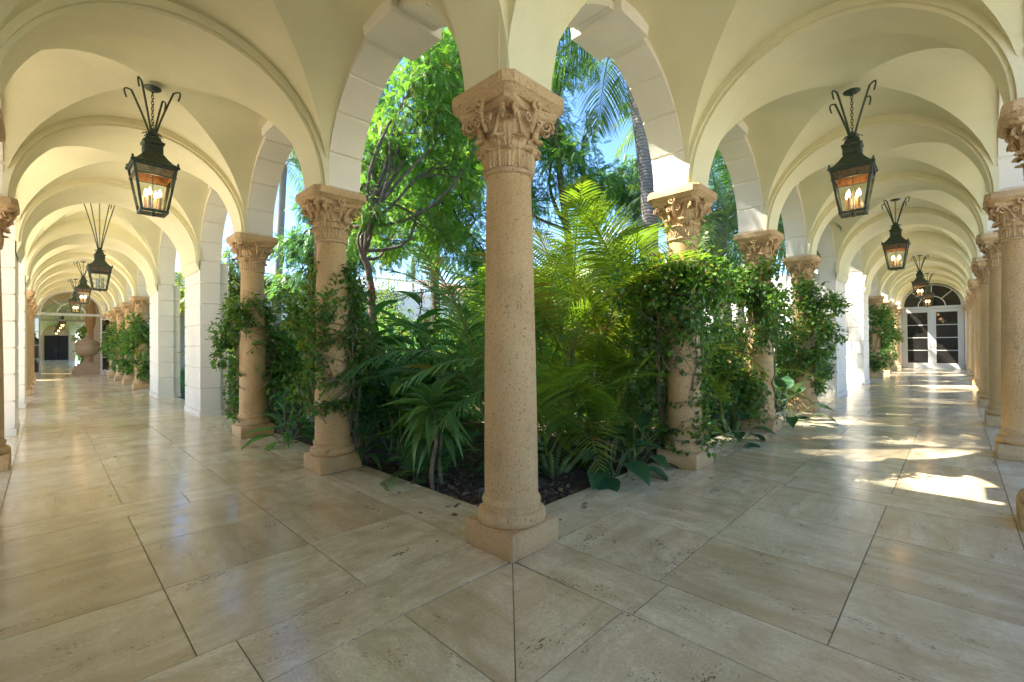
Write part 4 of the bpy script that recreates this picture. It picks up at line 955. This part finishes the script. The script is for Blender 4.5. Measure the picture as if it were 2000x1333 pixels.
mktree(850, 12.5, [(852, 600, 0), (848, 500, 0), (862, 440, 0), (880, 330, 0), (905, 200, 0)],
    [(850, 420, 0, .9), (900, 340, .5, 1.1), (800, 430, 0, .9), (930, 430, 0, .9), (880, 240, .6, 1.3), (800, 330, 1, 1.2), (960, 270, 1.2, 1.3), (760, 380, .8, .9), (900, 120, .8, 1.4), (830, 510, .4, .5), (700, 430, 1.2, .8), (760, 470, 2, .9), (900, 480, 1.5, .9), (950, 500, 2, 1), (680, 500, 2, .8), (720, 330, 3, 1.4)],
    'darker tree with straight trunk standing just left of the corner column', 2, drp=-.4, n_s=240, tr=.15, leafsize=1.15, tone=.5)
mktree(1120, 13, [(1120, 600, 0), (1110, 450, 0), (1095, 330, 0), (1090, 200, 0)],
    [(1095, 330, 0, 1.2), (1080, 230, .5, 1.1), (1085, 120, 0, 1.0), (1140, 350, .6, .9), (1050, 250, .8, 1.2), (1050, 120, .8, 1.3), (1165, 235, .5, .35), (1020, 400, .6, 1.2), (1185, 370, 1, .9)],
    'airy tree right of the corner column with crown ending in open sky', 3, n_s=200, tr=.14, leafsize=1.1)
mktree(1275, 15, [(1275, 600, 0), (1240, 420, 0), (1262, 340, 0)],
    [(1215, 330, 0, .8), (1260, 310, .5, .8), (1190, 360, 0, .8), (1290, 330, .5, .9), (1235, 390, 0, 1), (1150, 400, 1, 1.0), (1310, 400, 0, 1.1)],
    'blue green tree behind the tall ringed palm trunk', 4, mat=L_tree2, n_s=200, tr=.12, leafsize=1.2)
mktree(610, 14, [(612, 600, 0), (605, 480, 0), (640, 400, 0)],
    [(610, 520, .5, .8), (560, 480, 1, .6), (600, 400, 0, .55), (625, 460, 0, .9), (590, 480, .5, .6), (660, 400, .4, 1.0), (640, 340, .4, .7), (690, 480, .6, 1), (570, 540, 1, .7), (665, 300, 1, .7)],
    'bluish tree showing beside the capital of the first left column', 5, mat=L_tree2, n_s=240, tr=.12, leafsize=1.2)
mktree(1400, 15, [(1400, 600, 0), (1395, 480, 0), (1430, 430, 0)],
    [(1440, 400, 0, 1.0), (1400, 480, 0, 1.1), (1480, 470, 0, 1.1), (1560, 480, 1, 1.2), (1440, 330, 1, .8), (1520, 400, 1, .9), (1350, 450, 1, 1.)],
    'tree filling the gap behind the second right column', 6, n_s=200, tr=.12, leafsize=1.2)
mktree(455, 19, [(455, 600, 0), (450, 520, 0)], [(455, 500, 0, .9), (470, 560, 0, 1.1), (530, 570, 0, 1.2), (420, 560, 0, 1.3), (500, 530, 1, .9), (570, 560, 1, 1.1), (370, 560, 2, 1.5)],
    'pale low tree in the gap between the pier and the second left column', 7, mat=L_shrub, n_s=130, tr=.10, leafsize=1.4)
# ---- shrubs and broad leaves
def shrub(px, D, h, r, n, label, seed, leaf=LEAF3, size=.11, mat=L_ginger, tone=.4, name='shrub', zc=None):
    rng = np.random.default_rng(seed); p = at(px, D); o = tag(empty(name, tuple(p)), label, 'shrub', 'shrubs in the garden'); bl = []; s = MB()
    for k in range(6):
        a = rng.uniform(0, 2*pi); q = np.array([cos(a)*r*.5, sin(a)*r*.5, h*rng.uniform(.35, .8)]); bl.append((q, (r*.6, r*.6, h*.28), n//6))
        s.tube(path((0, 0, 0), q+np.array([0, 0, h*.1]), .07, 7, rng), np.linspace(.018, .006, 7), 6)
    link('foliage', cloud(bl, leaf, size, mat, rng, .3, .6, -.15, (tone, .2)), o); s.build('stems', M_vinestem, o, True, 60); return o
SH = [(585, 7.0, 2.0, .7, 2200, L_ginger, .10, .40, 'broad dark shrub between the two left columns'), (520, 9.5, 1.7, .8, 2000, L_ginger, .12, .5, 'green shrub showing left of the second left column'), (500, 12, .9, .9, 2200, L_shrub, .10, .6, 'yellow green shrub in sun between pier and second left column'),
      (700, 5.8, 1.5, .6, 2000, L_ginger, .10, .25, 'dark shrub right of the first left column'), (760, 8.2, 1.6, .8, 2200, L_ginger, .12, .35, 'mid green shrub below the terrace balustrade'), (640, 10.5, 2.1, 1.0, 2400, L_vine, .11, .55, 'tall leafy shrub behind the first left column'),
      (870, 8.8, 1.7, .8, 2200, L_ginger, .12, .5, 'green shrub behind the broad ginger leaves'), (1010, 9.5, 2.6, 1.0, 2400, L_areca, .12, .3, 'light green shrub hidden mostly by the corner column'), (1200, 10.5, 2.4, 1.1, 2400, L_areca, .12, .25, 'shrub glowing behind the areca palms'),
      (1330, 6.8, 1.9, .6, 2200, L_vine, .09, .45, 'leafy shrub between the first and second right columns'), (1440, 9.2, 2.0, .8, 2200, L_vine, .10, .5, 'leafy shrub between the second and third right columns'), (1300, 12, 2.6, 1.2, 2200, L_vine, .13, .6, 'tall bright shrub far behind the first right column'),
      (1110, 12.5, 2.6, 1.3, 2200, L_ginger, .14, .5, 'green shrub far behind the areca palms'), (940, 13, 2.3, 1.2, 2200, L_ginger, .14, .55, 'shrub in front of the tiled roof of the far wing'), (560, 15, 2.2, 1.3, 2200, L_vine, .14, .65, 'pale shrub far back between the left columns'),
      (680, 15, 2.0, 1.3, 2200, L_vine, .14, .5, 'far shrub seen right of the first left column'), (450, 17, 1.8, 1.2, 2000, L_shrub, .13, .5, 'far yellowish shrub beside the pale pier'), (1520, 12, 2.3, 1.0, 2200, L_vine, .12, .5, 'far shrub behind the third right column'), (1600, 17, 2.4, 1.2, 2000, L_vine, .13, .5, 'shrub beyond the pale pier of the right arcade'),
      (1660, 20, 2.4, 1.0, 1600, L_vine, .13, .5, 'shrub seen between the two pale piers on the right'),
      (790, 11.0, 2.3, 1.1, 2800, L_vine, .11, .65, 'bright shrub in the sun below the terrace of the far wing'), (890, 12.0, 2.6, 1.1, 2800, L_vine, .11, .6, 'sunny shrub behind the trunk of the darker tree'), (730, 12.5, 2.4, 1.1, 2800, L_ginger, .12, .7, 'light green shrub behind the curving tree trunk'), (650, 8.0, 1.7, .7, 2400, L_vine, .09, .6, 'leafy shrub right behind the first left column'), (830, 7.5, 1.3, .7, 2400, L_ginger, .11, .6, 'low green shrub under the ginger plants'), (690, 14.5, 3.7, 1.2, 2600, L_vine, .13, .75, 'high bright shrub far behind the first left column'), (735, 16.5, 4.0, 1.0, 2400, L_shrub, .13, .35, 'tall yellow green shrub to the left of the balustrade'), (905, 15.5, 3.9, 1.2, 2600, L_vine, .13, .7, 'tall sunny shrub to the right of the balustrade'), (960, 17, 4.3, 1.2, 2400, L_ginger, .14, .7, 'tall shrub against the tiled roof of the far wing'), (980, 11, 3.0, 1.1, 2400, L_vine, .11, .5, 'shrub wholly behind the corner column shaft')]
for i, (px, D, h, r, n, mt, sz, tn, lab) in enumerate(SH): shrub(px, D, h, r, n, lab, 100+i, size=sz, mat=mt, tone=tn)
def ginger(px, D, n, H, label, seed, flower=0):
    rng = np.random.default_rng(seed); p = at(px, D); o = tag(empty('ginger_plant', tuple(p)), label, 'plant', 'broad leaved ginger plants'); P = []; Dr = []; s = MB(); tips = []
    for k in range(n):
        a = rng.uniform(0, 2*pi); l = H*rng.uniform(.75, 1.05); tp = np.array([cos(a)*.35, sin(a)*.35, l]); q = path((cos(a)*.1, sin(a)*.1, 0), tp, .05, 9, rng); s.tube(q, np.linspace(.013, .006, 9), 6); tips.append(tp)
        az = rng.uniform(0, pi)
        for j in range(7): t = .35+.65*j/6; b = np.array([np.interp(t, np.linspace(0, 1, 9), q[:, c]) for c in range(3)]); sg = (-1)**j; P.append(b); Dr.append((cos(az)*sg+rng.normal(0, .15), sin(az)*sg+rng.normal(0, .15), .55+.9*max(0, t-.7)*2))
    P = np.array(P); Dr = np.array(Dr); m_ = len(P); link('foliage', foliage_mesh('foliage', [inst(LEAFB[0]*np.array([1, .62, 1]), LEAFB[1], frames(Dr), P, .48*rng.uniform(.8, 1.15, m_), rng.normal(.45, .2, m_))], L_ginger), o); s.build('stems', M_green_stem, o, True, 60)
    for k in range(flower):
        f = MB(); tp = tips[k]+np.array([0, 0, .0])
        for j in range(26): a = j*2.4; z = j*.0075; r = .028*(1-j/34); d = np.array([cos(a)*r, sin(a)*r, z]); f.add(np.array([(0, 0, 0), (.016, -.008, .012), (.026, 0, .03), (.016, .008, .012)])@np.array([[cos(a), sin(a), 0], [-sin(a), cos(a), 0], [0, 0, 1]])+tp+d, [[0, 1, 2, 3]])
        f.tube([tp-np.array([0, 0, .05]), tp+np.array([0, 0, .2])], .008, 5); f.build('red_flower', M_red, o)
    return o
ginger(775, 5.7, 8, 1.8, 'ginger plant with upright red flower spikes below the balustrade', 1, 2)
ginger(865, 5.8, 8, 1.75, 'ginger plant with glossy leaves left of the corner column', 2, 1)
ginger(550, 6.9, 5, 1.55, 'ginger plant with a red flower between the two left columns', 3, 1)
ginger(720, 7.4, 6, 1.7, 'ginger plant in shade behind the first left column', 4)
ginger(815, 5.0, 6, 1.05, 'short ginger plant beside the hanging dark palm fronds', 5)
ginger(455, 10, 5, 1.9, 'ginger plant with big leaves beside the pale pier', 6)
def rosette(px, D, z0, n, L, label, seed, leaf, mat, elev=(.1, 1.2), name='cordyline', wsc=1.0, stem=True, cat='plant', tone=.5, group='low broad leaved plants', pet=0.0, off=None):
    rng = np.random.default_rng(seed); p = at(px, D); o = tag(empty(name, tuple(p)), label, cat, group)
    a = np.arange(n)*2.399+rng.normal(0, .2, n); e = np.linspace(elev[1], elev[0], n)+rng.normal(0, .1, n); d = np.stack([np.cos(a)*np.cos(e), np.sin(a)*np.cos(e), np.sin(e)], -1); P = np.tile([0, 0, z0+.08], (n, 1))+d*pet+np.c_[np.zeros(n), np.zeros(n), np.linspace(.08, 0, n)]
    d2 = d.copy(); 
    if pet: d2[:, 2] -= .5
    link('foliage', foliage_mesh('foliage', [inst(leaf[0]*np.array([1, wsc, 1]), leaf[1], frames(d2), P, L*rng.uniform(.75, 1.1, n), rng.normal(tone, .2, n))], mat), o)
    s = MB()
    if stem: s.tube(path((0, 0, 0), (0, 0, z0+.12), .03, 6, rng), .018, 8)
    if pet:
        for k in range(n): s.tube(path((0, 0, .02), P[k], .08, 6, rng), .005, 5)
    s.build('stem', M_vinestem if not pet else M_green_stem, o, True, 60); return o
rosette(843, 4.15, .62, 26, .46, 'broad strap leaved plant on a short stem in front of the shaded garden', 1, LEAFB, L_cordy, (-.7, 1.1), wsc=.62)
rosette(860, 4.35, .40, 18, .40, 'lower strap leaved plant beside the taller one near the floor edge', 2, LEAFB, L_cordy, (-.6, 1.0), wsc=.6)
rosette(1195, 4.35, .0, 13, .34, 'dark glossy leaved plant spilling over the floor edge right of the corner column', 3, LEAFH, L_philo, (.15, 1.0), name='philodendron', stem=False, tone=.35, pet=.30)
rosette(1240, 4.75, .0, 11, .30, 'second dark glossy plant behind the one spilling on the floor', 4, LEAFH, L_philo, (.2, 1.1), name='philodendron', stem=False, tone=.5, pet=.28)
rosette(1435, 5.75, .0, 10, .26, 'dark leaves poking onto the floor beside the second right column', 5, LEAFH, L_philo, (.0, .9), name='philodendron', stem=False, tone=.4, pet=.22)
rosette(1535, 7.15, .0, 14, .36, 'large round leaved plant between second and third right columns', 6, LEAFH, L_philo, (.2, 1.3), name='philodendron', stem=False, tone=.5, pet=.42)
rosette(1000, 4.6, .0, 12, .4, 'shaded plant low behind the corner column', 7, LEAFB, L_philo, (.3, 1.2), stem=False, tone=.4, wsc=.7, pet=.15)
rosette(560, 5.9, .0, 14, .42, 'strap leaved plant at the foot of the vine between the left columns', 8, LEAFB, L_ginger, (.2, 1.1), stem=False, tone=.4, wsc=.7, pet=.2)
rosette(700, 4.9, .0, 14, .35, 'dark low plant at the foot of the first left column', 9, LEAFB, L_dpalm, (.3, 1.2), stem=False, tone=.4, wsc=.6, pet=.2)
n = 130; u = RNG.random((n, 2)); X = np.where(u[:, 0] < .5, RNG.normal(.15, .22, n), .3+RNG.random(n)*6); Y = np.where(u[:, 0] < .5, .3+RNG.random(n)*6, RNG.normal(.15, .22, n)); P = np.c_[X, Y, np.where((X > .27) & (Y > .27), -.05, .006)]
v_, f_, r_ = inst(LEAF2[0], LEAF2[1], frames(rdir(n)*np.array([1, 1, .12]), None, RNG.normal(0, .25, n)), P, .03+.035*RNG.random(n), RNG.random(n))
tag(link('fallen_leaves', npmesh('fallen_leaves', v_, f_, plain('dry_leaf', (.22, .14, .06), .8, nz=.4), smooth=True)), kind='stuff', label='small dry fallen leaves along the edge of the planting bed')
# ---- ground cover, bark chips, grass, garden light, hedge outside
n = 9000; u = RNG.random((n, 2)); P = np.c_[.3+u[:, 0]**1.6*9, .3+u[:, 1]**1.6*9, np.full(n, -.075)+RNG.random(n)*.02]
TVc = np.array([(-1, -.5, 0), (1, -.4, .05), (.9, .5, .1), (-.8, .45, 0), (-.9, -.4, .3), (.9, -.3, .3), (.8, .4, .35), (-.7, .4, .3)])*.5; TFc = np.array([[4, 5, 6, 7], [0, 1, 5, 4], [1, 2, 6, 5], [2, 3, 7, 6], [3, 0, 4, 7]])
v_, f_, r_ = inst(TVc, TFc, frames(rdir(n)*np.array([1, 1, .25]), None, RNG.normal(0, .4, n)), P, .018+.035*RNG.random(n)**2, RNG.random(n))
tag(link('bark_mulch', npmesh('bark_mulch', v_, f_, M_chip)), kind='stuff', label='dark bark mulch and fallen leaves covering the garden soil')
n = 26000; u = RNG.random((n, 2)); X = .5+u[:, 0]*24.5; Y = .5+u[:, 1]*24.5; keep = (np.hypot(X, Y) > 3.6) | (RNG.random(n) < .0); P = np.c_[X, Y, np.full(n, -.08)+RNG.random(n)*.28][keep]; n = len(P)
v_, f_, r_ = inst(LEAF3[0], LEAF3[1], frames(nrm(rdir(n)+np.array([0, 0, .7]))), P, .14+.16*RNG.random(n), RNG.normal(.4, .2, n))
tag(link('ground_cover', npmesh('ground_cover', v_, f_, L_ginger, rnd=np.clip(r_, 0, 1), smooth=True)), kind='stuff', label='low leafy ground cover under the shrubs')
g = tag(empty('garden_uplight', (.50, .80, -.08)), 'small ribbed grey garden light set in the mulch behind the corner column', 'garden light')
q = MB(); q.lathe([(.05, 0), (.055, .11), (.058, .115)], 20); q.build('housing', M_plastic, g, True, 40)
q = MB()
for r in (.052, .036, .02): 
    a = np.linspace(0, 2*pi, 21); q.tube(np.c_[r*np.cos(a), r*np.sin(a), np.full(21, .122)], .004, 5, caps=False)
q.box((-.055, -.004, .117), (.055, .004, .124)); q.box((-.004, -.055, .1165), (.004, .055, .1235)); q.build('grille', M_plastic, g)
for k in range(6):
    rng = np.random.default_rng(60+k); o = tag(empty('hedge', (-3+k*6, -9, -.3)), 'clipped green hedge on the lawn outside the right arcade, out of the picture', 'hedge', 'hedges outside')
    link('foliage', cloud([((0, 0, 1), (3.2, .7, 1.1), 3000)], LEAF3, .16, L_vine, rng, .8), o)
    q = MB()
    for j in range(6): q.tube([(-2.5+j, 0, 0), (-2.4+j, .1, 1.6)], .04, 6)
    q.build('stems', M_bark, o)
for o in list(C.objects):
    if o.parent is None and o.get('category') and not o.get('kind'): o['kind'] = 'thing'
